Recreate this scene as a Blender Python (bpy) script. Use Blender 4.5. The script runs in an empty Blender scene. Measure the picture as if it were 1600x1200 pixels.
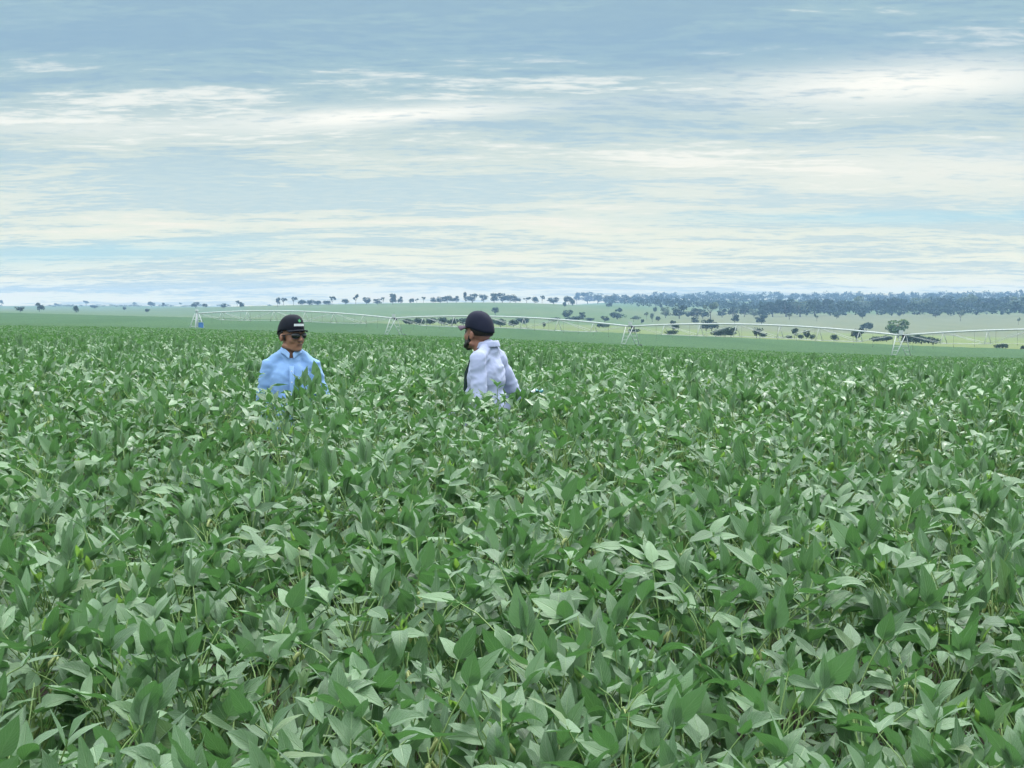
import bpy, bmesh, math, random
import numpy as np
from mathutils import Vector, Matrix, Euler, noise as mnoise

S = bpy.context.scene
COL = S.collection
R = math.radians
F = 3422.0          # focal length in pixels of a 1600 px wide frame
CZ = 2.0            # lens height
HAZE_D = 0.00014; HAZE_C = (0.42, 0.68, 1.0, 1)

# ------------------------------------------------------------------ camera
cam_d = bpy.data.cameras.new('camera')
cam_d.lens = 77.0; cam_d.sensor_width = 36.0
cam_d.clip_start = 0.1; cam_d.clip_end = 20000
cam = bpy.data.objects.new('camera', cam_d); COL.objects.link(cam)
cam.location = (0, 0, CZ)
cam.rotation_euler = (R(90 - 2.008), 0, 0)
S.camera = cam

# ------------------------------------------------------------------ sun, exposure
SUN_EL, SUN_AZ = 52.0, 28.0        # azimuth measured from the view direction towards the right
sun_d = bpy.data.lights.new('sun', 'SUN'); sun_d.energy = 1.5; sun_d.angle = R(11); sun_d.color = (1.0, 0.98, 0.95)
sun = bpy.data.objects.new('sun', sun_d); COL.objects.link(sun)
sd = Vector((math.sin(R(SUN_AZ)) * math.cos(R(SUN_EL)), math.cos(R(SUN_AZ)) * math.cos(R(SUN_EL)), math.sin(R(SUN_EL))))
sun.rotation_euler = sd.to_track_quat('Z', 'Y').to_euler()
sun.location = (60, 100, 150)
vs = S.view_settings
vs.view_transform = 'Standard'; vs.look = 'None'; vs.exposure = 1.05; vs.gamma = 1.0; vs.use_curve_mapping = False
S.cycles.max_bounces = 6; S.cycles.diffuse_bounces = 3; S.cycles.glossy_bounces = 2
S.cycles.transmission_bounces = 4; S.cycles.volume_bounces = 0; S.cycles.transparent_max_bounces = 4
S.cycles.caustics_reflective = False; S.cycles.caustics_refractive = False

# ------------------------------------------------------------------ node helper
class NT:
    def __init__(s, tree): s.t = tree; s.n = tree.nodes; s.l = tree.links
    def new(s, kind, **kw):
        n = s.n.new(kind)
        for k, v in kw.items(): setattr(n, k, v)
        return n
    def put(s, sock, v):
        if isinstance(v, bpy.types.NodeSocket): s.l.new(v, sock)
        elif v is not None: sock.default_value = v
    def math(s, op, a, b=None, c=None, clamp=False):
        n = s.new('ShaderNodeMath', operation=op); n.use_clamp = clamp
        for i, v in enumerate((a, b, c)):
            if v is not None: s.put(n.inputs[i], v)
        return n.outputs[0]
    def mix(s, f, a, b, mode='MIX'):
        n = s.new('ShaderNodeMix', data_type='RGBA', blend_type=mode)
        s.put(n.inputs[0], f); s.put(n.inputs[6], a); s.put(n.inputs[7], b)
        return n.outputs[2]
    def noise(s, vec, scale, detail=4, rough=0.5, dist=0.0):
        n = s.new('ShaderNodeTexNoise'); s.put(n.inputs['Vector'], vec)
        n.inputs['Scale'].default_value = scale; n.inputs['Detail'].default_value = detail
        n.inputs['Roughness'].default_value = rough; n.inputs['Distortion'].default_value = dist
        return n.outputs['Fac']
    def remap(s, v, a, b, c=0.0, d=1.0, smooth=True):
        n = s.new('ShaderNodeMapRange', interpolation_type='SMOOTHSTEP' if smooth else 'LINEAR')
        s.put(n.inputs[0], v); n.inputs[1].default_value = a; n.inputs[2].default_value = b
        n.inputs[3].default_value = c; n.inputs[4].default_value = d
        return n.outputs[0]
    def comb(s, x, y, z):
        n = s.new('ShaderNodeCombineXYZ')
        for i, v in enumerate((x, y, z)): s.put(n.inputs[i], v)
        return n.outputs[0]

def srgb(r, g, b, a=1.0):
    f = lambda c: (c / 255) / 12.92 if c / 255 <= 0.04045 else (((c / 255) + 0.055) / 1.055) ** 2.4
    return (f(r), f(g), f(b), a)

# ------------------------------------------------------------------ world: streaky stratus over a daylight sky
W = bpy.data.worlds.new('World'); S.world = W; W.use_nodes = True
w = NT(W.node_tree); w.n.clear()
out = w.new('ShaderNodeOutputWorld'); bg = w.new('ShaderNodeBackground'); w.l.new(bg.outputs[0], out.inputs[0])
sky = w.new('ShaderNodeTexSky', sky_type='NISHITA'); sky.sun_disc = False
sky.sun_elevation = R(SUN_EL); sky.sun_rotation = R(SUN_AZ); sky.air_density = 1.0; sky.dust_density = 1.5
tc = w.new('ShaderNodeTexCoord'); sep = w.new('ShaderNodeSeparateXYZ'); w.l.new(tc.outputs['Generated'], sep.inputs[0])
dx, dy, dz = sep.outputs
ez = w.math('MAXIMUM', dz, 0.0)
sc_ = w.math('DIVIDE', 1.0, w.math('ADD', ez, 0.10))
px = w.math('MULTIPLY', dx, sc_); py = w.math('MULTIPLY', dy, sc_)
warp = w.noise(w.comb(w.math('MULTIPLY', px, 1.2), w.math('MULTIPLY', py, 1.2), 3.0), 1.0, 3)
pyw = w.math('ADD', py, w.math('MULTIPLY', w.math('SUBTRACT', warp, 0.5), 0.30))
n_big = w.noise(w.comb(w.math('MULTIPLY', px, 0.55), w.math('MULTIPLY', pyw, 1.3), 0.0), 1.0, 3, 0.5)
n_str = w.noise(w.comb(w.math('MULTIPLY', px, 2.7), w.math('MULTIPLY', pyw, 6.5), 7.3), 1.0, 6, 0.62)
n_fin = w.noise(w.comb(w.math('MULTIPLY', px, 17.0), w.math('MULTIPLY', pyw, 28.0), 1.7), 1.0, 4, 0.6)
# base tone of the cloud sheet by elevation: cream and thin near the horizon, thick blue grey higher up
g1 = w.remap(ez, 0.045, 0.115)
low = srgb(207, 214, 203); high = srgb(150, 178, 188)
base = w.mix(g1, low, high)
base = w.mix(w.remap(ez, 0.0, 0.045, 1.0, 0.0, False), base, (0.80, 0.80, 0.62, 1))
# gaps of pale blue between the streaks
f1 = w.math('ADD', w.math('MULTIPLY', n_big, 0.40), w.math('MULTIPLY', n_str, 0.42))
f1 = w.math('ADD', f1, w.math('MULTIPLY', n_fin, 0.18))
gap = w.remap(f1, 0.53, 0.455)
skyc = w.new('ShaderNodeMix', data_type='RGBA', blend_type='MULTIPLY'); skyc.inputs[0].default_value = 1.0
w.l.new(sky.outputs[0], skyc.inputs[6]); skyc.inputs[7].default_value = (0.1, 0.1, 0.1, 1)
blue = w.mix(0.15, srgb(172, 196, 203), skyc.outputs[2])
blue = w.mix(g1, blue, srgb(138, 167, 185))
colr = w.mix(w.math('MULTIPLY', gap, w.remap(n_fin, 0.3, 0.7, 1.0, 0.65)), base, blue)
# bright streaks of thinner cloud
def blob(az, el, wa, we, tilt=0.0):
    a = w.math('SUBTRACT', dx, az)
    e = w.math('SUBTRACT', w.math('SUBTRACT', ez, el), w.math('MULTIPLY', a, tilt))
    e = w.math('ADD', e, w.math('MULTIPLY', w.math('SUBTRACT', n_str, 0.5), 0.010))
    q = w.math('ADD', w.math('POWER', w.math('DIVIDE', w.math('ABSOLUTE', a), wa), 2.0), w.math('POWER', w.math('DIVIDE', w.math('ABSOLUTE', e), we), 2.0))
    q = w.math('EXPONENT', w.math('MULTIPLY', q, -1.0))
    return w.math('MULTIPLY', q, w.remap(dy, 0.0, 0.3))
b1 = w.math('ADD', blob(-0.060, 0.0868, 0.070, 0.0042, 0.06), blob(0.175, 0.100, 0.085, 0.0100, 0.04))
b1 = w.math('ADD', b1, w.math('MULTIPLY', blob(-0.19, 0.080, 0.06, 0.005, 0.0), 0.4))
b1 = w.math('ADD', b1, w.math('MULTIPLY', blob(0.20, 0.062, 0.12, 0.012, 0.0), 0.5))
brt = w.math('MULTIPLY', w.remap(f1, 0.525, 0.63), w.remap(ez, 0.05, 0.16, 0.8, 0.55))
brt = w.math('MAXIMUM', brt, w.math('MULTIPLY', b1, w.remap(w.math('ADD', w.math('MULTIPLY', n_str, 0.5), w.math('MULTIPLY', n_fin, 0.5)), 0.36, 0.52, 0.45, 1.0)), clamp=True)
warm = w.mix(w.remap(ez, 0.03, 0.09), srgb(230, 224, 209), srgb(236, 235, 226))
colr = w.mix(brt, colr, warm)
drk = w.math('MAXIMUM', blob(-0.22, 0.122, 0.12, 0.013), blob(0.10, 0.118, 0.20, 0.010))
colr = w.mix(w.math('MULTIPLY', drk, 0.40), colr, srgb(134, 165, 188))
bl2 = w.math('MAXIMUM', blob(-0.19, 0.024, 0.09, 0.005, 0.05), blob(0.19, 0.040, 0.10, 0.0030))
colr = w.mix(w.math('MULTIPLY', bl2, 0.6), colr, srgb(156, 200, 214))
# overhead the sheet is a little brighter, as cloud cover is
up = w.remap(ez, 0.15, 0.95, 1.0, 3.9, False)
hzn = w.mix(w.remap(ez, 0.0, 0.055, 1.0, 0.0), (1, 1, 1, 1), (1.10, 1.03, 0.92, 1))
colr = w.mix(1.0, colr, hzn, 'MULTIPLY')
colr = w.mix(w.remap(ez, 0.16, 0.6), colr, (0.62, 0.68, 0.72, 1))
fin = w.new('ShaderNodeVectorMath', operation='SCALE'); w.l.new(colr, fin.inputs[0])
w.l.new(w.math('MULTIPLY', up, 10.0), fin.inputs['Scale'])
w.l.new(fin.outputs[0], bg.inputs[0]); bg.inputs[1].default_value = 0.0605

# ------------------------------------------------------------------ materials
def mat(name, col=(0.5, 0.5, 0.5), rough=0.6, metal=0.0, spec=0.5):
    m = bpy.data.materials.new(name); m.use_nodes = True
    p = m.node_tree.nodes['Principled BSDF']
    p.inputs['Base Color'].default_value = (*col[:3], 1); p.inputs['Roughness'].default_value = rough
    p.inputs['Metallic'].default_value = metal; p.inputs['Specular IOR Level'].default_value = spec
    return m, NT(m.node_tree), p

def leaf_material(name, c_dark, c_light, c_trans, young=False):
    m, t, p = mat(name)
    at = t.new('ShaderNodeAttribute', attribute_name='rnd'); oi = t.new('ShaderNodeObjectInfo')
    r1 = t.math('FRACT', t.math('ADD', at.outputs['Fac'], oi.outputs['Random']))
    r2 = t.math('FRACT', t.math('MULTIPLY', r1, 17.31))
    uv = t.new('ShaderNodeUVMap', uv_map='UVMap'); su = t.new('ShaderNodeSeparateXYZ'); t.l.new(uv.outputs[0], su.inputs[0])
    ax = t.math('ABSOLUTE', t.math('SUBTRACT', su.outputs[0], 0.5))
    mid = t.remap(ax, 0.0, 0.055, 1.0, 0.0)
    lat = t.math('SINE', t.math('MULTIPLY', t.math('SUBTRACT', su.outputs[1], t.math('MULTIPLY', ax, 0.75)), 52.0))
    lat = t.remap(lat, 0.80, 1.0)
    tco = t.new('ShaderNodeTexCoord')
    nz = t.noise(tco.outputs['Object'], 45.0, 4, 0.6)
    nz2 = t.noise(tco.outputs['Object'], 160.0, 2, 0.6)
    c = t.mix(r1, (*c_dark, 1), (*c_light, 1))
    c = t.mix(t.math('MULTIPLY', t.remap(nz, 0.35, 0.7), 0.35), c, (c_light[0] * 1.15, c_light[1] * 1.05, c_light[2] * 1.2, 1))
    c = t.mix(t.math('MULTIPLY', t.remap(r2, 0.93, 1.0), 0.6), c, (0.13, 0.19, 0.035, 1))
    vein = t.math('MAXIMUM', mid, t.math('MULTIPLY', lat, 0.6))
    c = t.mix(t.math('MULTIPLY', vein, 0.65), c, (0.25, 0.38, 0.17, 1))
    spots = t.math('MULTIPLY', t.remap(nz2, 0.70, 0.76), t.remap(r2, 0.5, 0.9))
    c = t.mix(t.math('MULTIPLY', spots, 0.6), c, (0.30, 0.33, 0.16, 1))
    # paler, duller lower side
    geo = t.new('ShaderNodeNewGeometry')
    c = t.mix(t.math('MULTIPLY', geo.outputs['Backfacing'], 0.30), c, (0.085, 0.155, 0.075, 1))
    t.l.new(c, p.inputs['Base Color'])
    p.inputs['Roughness'].default_value = 0.46
    t.l.new(t.remap(r2, 0.0, 1.0, 0.34, 0.54, False), p.inputs['Roughness'])
    p.inputs['Specular IOR Level'].default_value = 0.75
    p.inputs['Sheen Weight'].default_value = 0.25; p.inputs['Sheen Roughness'].default_value = 0.4
    p.inputs['Sheen Tint'].default_value = (0.82, 0.95, 0.88, 1)
    h = t.math('ADD', t.math('MULTIPLY', vein, -0.6), t.math('MULTIPLY', nz, 0.8))
    b = t.new('ShaderNodeBump'); b.inputs['Strength'].default_value = 0.6; b.inputs['Distance'].default_value = 0.006
    t.l.new(h, b.inputs['Height']); t.l.new(b.outputs[0], p.inputs['Normal'])
    tr = t.new('ShaderNodeBsdfTranslucent'); tr.inputs[0].default_value = (*c_trans, 1)
    ms = t.new('ShaderNodeMixShader'); ms.inputs[0].default_value = 0.30 if not young else 0.45
    t.l.new(p.outputs[0], ms.inputs[1]); t.l.new(tr.outputs[0], ms.inputs[2])
    t.l.new(ms.outputs[0], t.n['Material Output'].inputs[0])
    return m

M_LEAF = leaf_material('soybean_leaf', (0.036, 0.108, 0.028), (0.178, 0.322, 0.132), (0.085, 0.22, 0.05))
M_YOUNG = leaf_material('soybean_young_leaf', (0.085, 0.19, 0.05), (0.13, 0.25, 0.07), (0.20, 0.38, 0.05), True)
def simple(name, c1, c2, scale, rough=0.6, spec=0.4, bump=0.0):
    m, t, p = mat(name, rough=rough, spec=spec)
    tco = t.new('ShaderNodeTexCoord'); n = t.noise(tco.outputs['Object'], scale, 4, 0.6)
    t.l.new(t.mix(t.remap(n, 0.3, 0.7), (*c1, 1), (*c2, 1)), p.inputs['Base Color'])
    if bump:
        b = t.new('ShaderNodeBump'); b.inputs['Strength'].default_value = 0.5; b.inputs['Distance'].default_value = bump
        t.l.new(n, b.inputs['Height']); t.l.new(b.outputs[0], p.inputs['Normal'])
    return m
M_STEM = simple('soybean_stem', (0.12, 0.21, 0.06), (0.27, 0.38, 0.12), 3, 0.55)
M_POD = simple('soybean_pod', (0.30, 0.36, 0.12), (0.42, 0.45, 0.19), 60, 0.6)
M_SOIL = simple('red_soil', (0.03, 0.022, 0.015), (0.05, 0.036, 0.024), 9, 0.95, 0.2, 0.02)
M_STEEL = simple('galvanised_steel', (0.44, 0.46, 0.46), (0.54, 0.56, 0.55), 1.5, 0.42, 0.5)
M_BLACK = simple('black_rubber', (0.02, 0.02, 0.022), (0.035, 0.035, 0.035), 4, 0.7)
M_BLUE = simple('blue_painted_steel', (0.05, 0.16, 0.42), (0.07, 0.20, 0.48), 3, 0.4)
M_BARK = simple('tree_bark', (0.10, 0.085, 0.065), (0.18, 0.16, 0.13), 2, 0.9)

# ------------------------------------------------------------------ object helpers
def tag(o, label=None, cat=None, group=None, kind=None):
    if label: o['label'] = label
    if cat: o['category'] = cat
    if group: o['group'] = group
    if kind: o['kind'] = kind
    return o
def link(name, me, m=None, parent=None):
    if m is not None and not me.materials: me.materials.append(m)
    o = bpy.data.objects.new(name, me); COL.objects.link(o)
    if parent: o.parent = parent
    return o
def empty(name, loc=(0, 0, 0), rz=0.0):
    o = bpy.data.objects.new(name, None); COL.objects.link(o); o.location = loc; o.rotation_euler = (0, 0, rz)
    o.empty_display_size = 0.1
    return o
def np_mesh(name, V, faces_n, idx, smooth=True, uv=None, rnd=None):
    """V (n,3); faces_n vertex count per face; idx flat loop indices"""
    me = bpy.data.meshes.new(name)
    me.vertices.add(len(V)); me.vertices.foreach_set('co', np.asarray(V, np.float32).ravel())
    me.loops.add(len(idx)); me.loops.foreach_set('vertex_index', np.asarray(idx, np.int32))
    fn = np.asarray(faces_n, np.int32)
    me.polygons.add(len(fn))
    st = np.zeros(len(fn), np.int32); st[1:] = np.cumsum(fn)[:-1]
    me.polygons.foreach_set('loop_start', st)
    me.polygons.foreach_set('use_smooth', np.full(len(fn), smooth, bool))
    if uv is not None:
        l = me.uv_layers.new(name='UVMap'); l.data.foreach_set('uv', np.asarray(uv, np.float32)[idx].ravel())
    if rnd is not None:
        a = me.attributes.new('rnd', 'FLOAT', 'POINT'); a.data.foreach_set('value', np.asarray(rnd, np.float32))
    me.update(calc_edges=True); me.validate()
    return me
class Geo:
    """collects simple solids into one mesh"""
    def __init__(s): s.V = []; s.Fc = []; s.uv = []
    def add(s, V, Fc):
        o = len(s.V); s.V += [tuple(v) for v in V]; s.Fc += [tuple(i + o for i in f) for f in Fc]
    def tube(s, pts, rad, n=6, cap=True):
        pts = [Vector(p) for p in pts]; k = len(pts)
        rad = rad if isinstance(rad, (list, tuple)) else [rad] * k
        up = Vector((0, 0, 1)); V = []; prev = None
        for i in range(k):
            d = (pts[min(i + 1, k - 1)] - pts[max(i - 1, 0)]).normalized()
            a = prev if prev is not None else (up if abs(d.z) < 0.9 else Vector((1, 0, 0)))
            x = (a - d * a.dot(d)).normalized(); prev = x; y = d.cross(x)
            for j in range(n):
                t = 2 * math.pi * j / n
                V.append(pts[i] + (x * math.cos(t) + y * math.sin(t)) * rad[i])
        Fc = [(i * n + j, i * n + (j + 1) % n, (i + 1) * n + (j + 1) % n, (i + 1) * n + j) for i in range(k - 1) for j in range(n)]
        if cap: Fc += [tuple(range(n))[::-1], tuple((k - 1) * n + j for j in range(n))]
        s.add(V, Fc); return s
    def box(s, c, d, rot=None):
        V = []
        for x in (-.5, .5):
            for y in (-.5, .5):
                for z in (-.5, .5):
                    p = Vector((x * d[0], y * d[1], z * d[2]))
                    if rot: p = rot @ p
                    V.append(p + Vector(c))
        s.add(V, [(0, 1, 3, 2), (4, 6, 7, 5), (0, 4, 5, 1), (2, 3, 7, 6), (0, 2, 6, 4), (1, 5, 7, 3)]); return s
    def ball(s, c, r, n=10, m=8, rot=None):
        r = r if isinstance(r, (tuple, list)) else (r, r, r); V = []; Fc = []
        for i in range(m + 1):
            th = math.pi * i / m
            for j in range(n):
                ph = 2 * math.pi * j / n
                p = Vector((r[0] * math.sin(th) * math.cos(ph), r[1] * math.sin(th) * math.sin(ph), r[2] * math.cos(th)))
                if rot: p = rot @ p
                V.append(p + Vector(c))
        for i in range(m):
            for j in range(n): Fc.append((i * n + j, (i + 1) * n + j, (i + 1) * n + (j + 1) % n, i * n + (j + 1) % n))
        s.add(V, Fc); return s
    def caps(s, p0, p1, r0, r1, n=16, m=10):
        """tapered capsule"""
        p0 = Vector(p0); p1 = Vector(p1); d = (p1 - p0).normalized()
        q = d.to_track_quat('Z', 'Y').to_matrix(); V = []; Fc = []
        for i in range(m + 1):
            th = math.pi * i / m; c, r = (p1, r1) if i < (m + 1) / 2 else (p0, r0)
            for j in range(n):
                ph = 2 * math.pi * j / n
                V.append(c + q @ Vector((r * math.sin(th) * math.cos(ph), r * math.sin(th) * math.sin(ph), r * math.cos(th))))
        for i in range(m):
            for j in range(n): Fc.append((i * n + j, (i + 1) * n + j, (i + 1) * n + (j + 1) % n, i * n + (j + 1) % n))
        s.add(V, Fc); return s
    def mesh(s, name, smooth=True):
        me = bpy.data.meshes.new(name); me.from_pydata(s.V, [], s.Fc)
        if smooth: me.polygons.foreach_set('use_smooth', [True] * len(me.polygons))
        me.update(); return me
    def build(s, name, m, parent=None, smooth=True):
        return link(name, s.mesh(name, smooth), m, parent)

# ------------------------------------------------------------------ the lie of the land
# rows: distance, then drop below eye level times F / distance at nine bearings
UC = np.arange(0, 1601, 200.0)
K38 = np.array([47, 48, 50, 55, 61, 71, 80, 86, 89.])
D_P = np.array([480, 440, 412, 375, 352, 330, 312, 296, 283.])
V_P = np.array([22, 27, 35, 43, 51, 60.5, 69, 77, 84.])
V_E = np.array([8, 13, 18, 25, 32, 41, 49, 58, 65.])
D_E = D_P * 1.65
G1 = np.array([7, 12, 16, 20, 24, 30, 36, 42, 46.])
G2 = np.array([5, 6, 4, 0, -1, 8, 16, 17, 16.])
G3 = np.array([4, 4, -2, -6, -7, 1, 8, 8, 8.])
G4 = np.array([1, 1, 0, 0, -2, -4, -2, -2, -2.])
G5 = np.array([-2, -2, 0, 6, 2, -10, -12, -12, -15.])
def ui(u, T):
    u = np.clip(u, 0, 1600)
    k = np.clip((u // 200).astype(int), 0, 7); t = (u - k * 200) / 200
    # smooth cubic (Catmull-Rom)
    P = np.concatenate([[2 * T[0] - T[1]], T, [2 * T[-1] - T[-2]]])
    a, b, c, d = P[k], P[k + 1], P[k + 2], P[k + 3]
    return b + 0.5 * t * (c - a + t * (2 * a - 5 * b + 4 * c - d + t * (3 * (b - c) + d - a)))
def interp_cols(d, cols):
    """piecewise linear in log distance; cols list of (dist array, v array)"""
    L = np.log(np.maximum(d, 1e-3)); res = cols[0][1].copy()
    for (d0, v0), (d1, v1) in zip(cols[:-1], cols[1:]):
        l0, l1 = np.log(d0), np.log(d1)
        t = (L - l0) / (l1 - l0)
        inside = (t >= 0)
        res = np.where(inside, v0 + (v1 - v0) * np.clip(t, 0, 1), res)
    return res
def U(x, y): return 800 + F * x / np.maximum(y, 0.5)
def field_edge(x, y): return ui(U(x, y), D_E)
def canopy(x, y):
    """height of the top of the crop"""
    x = np.asarray(x, float); y = np.asarray(y, float); d = np.maximum(y, 3.0); u = U(x, d)
    # near: a bank that climbs towards the men, then a gentle crest
    zn0 = -1.03 + 0.0452 * (d - 4.9)
    un = np.clip(u, -300, 1900)
    v15 = 111 + un / 1600 * 27
    zn15 = -15.3 * v15 / F
    e = np.clip((d - 8) / 7.3, 0, 1); e = e * e * (3 - 2 * e)
    zn = zn0 + (zn15 + 0.56) * e
    k = ui(u, K38)
    full = lambda a: np.full_like(d, a)
    cols = [(full(15.3), v15), (full(24.), 0.42 * v15 + 0.58 * k + 4), (full(38.), k + 14), (full(60.), k + 5), (full(100.), k - 3),
            (full(150.), 0.55 * (k - 5) + 0.45 * ui(u, V_P)), (ui(u, D_P), ui(u, V_P)), (ui(u, D_E), ui(u, V_E))]
    vf = interp_cols(d, cols)
    zf = -d * vf / F
    z = np.where(d < 15.3, zn, zf)
    z = z + 0.035 * np.sin(x * 1.9 + 0.6 * y) * np.sin(y * 1.3 + 1.1) + 0.025 * np.sin(x * 4.1 - y * 2.2)
    return z + CZ
PLANT_H = 1.12
def ground(x, y):
    x = np.asarray(x, float); y = np.asarray(y, float); d = np.maximum(y, 3.0); u = U(x, d)
    de = ui(u, D_E); full = lambda a: np.full_like(d, a)
    ve = ui(u, V_E) + PLANT_H / de * F
    cols = [(de, ve), (de * 1.12, ui(u, V_E) + 3), (full(1200.), ui(u, G1)), (full(1800.), ui(u, G2)), (full(2200.), ui(u, G3)),
            (full(3000.), ui(u, G4)), (full(4000.), ui(u, G5)), (full(4600.), ui(u, G5) * 0 + 10)]
    zf = -d * interp_cols(d, cols) / F + CZ
    return np.where(d < de, canopy(x, y) - PLANT_H, zf)

# terrain sheet (polar grid round the lens, denser ahead)
az = np.unique(np.concatenate([np.linspace(-180, -40, 29), np.linspace(-40, -18, 23), np.linspace(-18, 18, 181), np.linspace(18, 40, 23), np.linspace(40, 180, 29)]))[:-1]
rr = np.concatenate([[0.6, 1.5, 2.5, 3.5, 4.5], np.geomspace(5.5, 450, 60), np.geomspace(460, 4600, 110)])
A, RR = np.meshgrid(np.radians(az), rr, indexing='xy')
X = np.sin(A) * RR; Y = np.cos(A) * RR
Zg = ground(X, np.abs(Y) * (Y > 0) + 3.0 * (Y <= 0))
back = Y < 3.0
Zg = np.where(back, np.minimum(Zg, CZ - 2.0), Zg)
nA = len(az); nR = len(rr)
V = np.stack([X, Y, Zg], -1).reshape(-1, 3)
V = np.vstack([V, [[0, 0, CZ - 2.3]]])
i, j = np.meshgrid(np.arange(nR - 1), np.arange(nA), indexing='ij'); jn = (j + 1) % nA
idx = np.stack([i * nA + j, i * nA + jn, (i + 1) * nA + jn, (i + 1) * nA + j], -1)[..., ::-1].reshape(-1)
cj = np.arange(nA); fan = np.stack([cj, (cj + 1) % nA, np.full(nA, nR * nA)], -1).reshape(-1)
me = np_mesh('terrain', V, np.concatenate([np.full((nR - 1) * nA, 4), np.full(nA, 3)]), np.concatenate([idx, fan]))
# ground cover: soil under the crop, then pastures of different grass
xs, ys = V[:, 0], V[:, 1]; uu = U(xs, ys); de = field_edge(xs, ys)
soil = np.array([0.030, 0.023, 0.016]); green = np.array([0.072, 0.120, 0.040]); straw = np.array([0.132, 0.138, 0.070]); lime = np.array([0.140, 0.175, 0.048]); dusk = np.array([0.075, 0.125, 0.062])
sm = lambda a, b, t: np.clip((t - a) / (b - a), 0, 1) ** 2 * (3 - 2 * np.clip((t - a) / (b - a), 0, 1))
colv = np.tile(green, (len(V), 1))
right = sm(960, 1120, uu)[:, None]
wob = 60 * np.sin(xs / 90) + 40 * np.sin(xs / 37 + 2)
straw_m = (sm(-1, 1, (ys - 1080 - wob) / 60) * (1 - sm(1900, 2300, ys)))[:, None]
rcol = lime * (1 - straw_m) + straw * straw_m
rcol = np.where((ys > 2100)[:, None], green, rcol)
lowm = (sm(520, 700, uu) * (1 - sm(-1, 1, (ys - 1150 - wob) / 80)))[:, None]
lcol = green * (1 - 0.75 * lowm) + lime * 0.75 * lowm
lcol = np.where((uu < 380)[:, None], dusk, lcol)
colv = lcol * (1 - right) + rcol * right
colv = np.where(((ys < de * 1.01) & (ys > 0))[:, None] | (ys <= 0)[:, None], soil, colv)
ca = me.color_attributes.new('cover', 'FLOAT_COLOR', 'POINT')
ca.data.foreach_set('color', np.concatenate([colv, np.ones((len(V), 1))], 1).astype(np.float32).ravel())
M_LAND, t, p = mat('land', rough=0.95, spec=0.15)
at = t.new('ShaderNodeAttribute', attribute_name='cover'); gp = t.new('ShaderNodeNewGeometry')
sx = t.new('ShaderNodeSeparateXYZ'); t.l.new(gp.outputs['Position'], sx.inputs[0])
n1 = t.noise(t.comb(sx.outputs[0], t.math('MULTIPLY', sx.outputs[1], 0.25), 0.0), 0.012, 5, 0.6)
n2 = t.noise(t.comb(sx.outputs[0], t.math('MULTIPLY', sx.outputs[1], 0.12), 5.0), 0.09, 4, 0.65)
c = t.mix(t.math('MULTIPLY', t.remap(n1, 0.35, 0.65), 0.5), at.outputs['Color'], (0.12, 0.135, 0.06, 1))
k = t.math('MULTIPLY', t.remap(n2, 0.3, 0.7), 0.4)
c2 = t.mix(k, c, t.mix(1.0, c, (0.55, 0.68, 0.55, 1), 'MULTIPLY'))
cov = t.new('ShaderNodeSeparateColor'); t.l.new(at.outputs['Color'], cov.inputs[0])
isoil = t.math('GREATER_THAN', cov.outputs[0], cov.outputs[1])
c3 = t.mix(isoil, c2, at.outputs['Color'])
t.l.new(c3, p.inputs['Base Color'])
terrain = tag(link('terrain', me, M_LAND), 'red soil under the crop and rolling pasture rising to the horizon', 'ground', kind='structure')

# ------------------------------------------------------------------ soybean leaflets
def leaflet_tpl(rows, cols, fold, curl, wid=0.56, wave=0.0, seed=0):
    rg = random.Random(seed); V = []; UV = []; Fc = []
    ts = [i / rows for i in range(rows + 1)]
    tpt = lambda t: max(0.0, math.sin(math.pi * min(1, t) ** 0.57)) ** 0.93
    # centre line bends in the YZ plane
    yz = [(0.0, 0.0)]; a = 0.0
    for i in range(rows):
        tm = (ts[i] + ts[i + 1]) / 2; a = -curl * tm ** 1.5
        yz.append((yz[-1][0] + math.cos(a) / rows, yz[-1][1] + math.sin(a) / rows))
    ring = []
    for i, t in enumerate(ts):
        if i in (0, rows):
            ring.append([len(V)]); V.append((0, yz[i][0], yz[i][1])); UV.append((0.5, t)); continue
        hw = wid / 2 * tpt(t); r = []
        for c in range(cols + 1):
            s = -1 + 2 * c / cols
            x = s * hw; z = abs(s) * hw * math.tan(fold) * (1 - 0.35 * abs(s))
            if abs(s) > 0.9: z += wave * math.sin(t * 11 + seed + (2 if s > 0 else 0))
            r.append(len(V)); V.append((x, yz[i][0], yz[i][1] + z)); UV.append((0.5 + s / 2, t))
        ring.append(r)
    for i in range(rows):
        a, b = ring[i], ring[i + 1]
        if len(a) == 1:
            for c in range(cols): Fc.append((a[0], b[c + 1], b[c]))
        elif len(b) == 1:
            for c in range(cols): Fc.append((a[c], a[c + 1], b[0]))
        else:
            for c in range(cols): Fc.append((a[c], a[c + 1], b[c + 1], b[c]))
    return np.array(V), Fc, np.array(UV)
SHAPES = []
rgs = random.Random(4)
for q in range(12):
    SHAPES.append(dict(fold=rgs.uniform(0.15, 0.68), curl=rgs.choice([rgs.uniform(-0.3, 0.3), rgs.uniform(0.0, 0.7), rgs.uniform(0.6, 1.5)]),
                       wid=rgs.uniform(0.34, 0.54), wave=rgs.uniform(0.0, 0.03), seed=q))
HI = [leaflet_tpl(7, 4, **s) for s in SHAPES]
MID = [leaflet_tpl(3, 2, **s) for s in SHAPES]
LOW = [leaflet_tpl(2, 2, **{**s, 'wid': s['wid'] * 1.1}) for s in SHAPES]
def tpl_mesh(name, T):
    V, Fc, UV = T
    return np_mesh(name, V, [len(f) for f in Fc], np.array([i for f in Fc for i in f]), uv=UV)
LEAFLET_ME = [tpl_mesh('leaflet', T) for T in HI]
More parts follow.
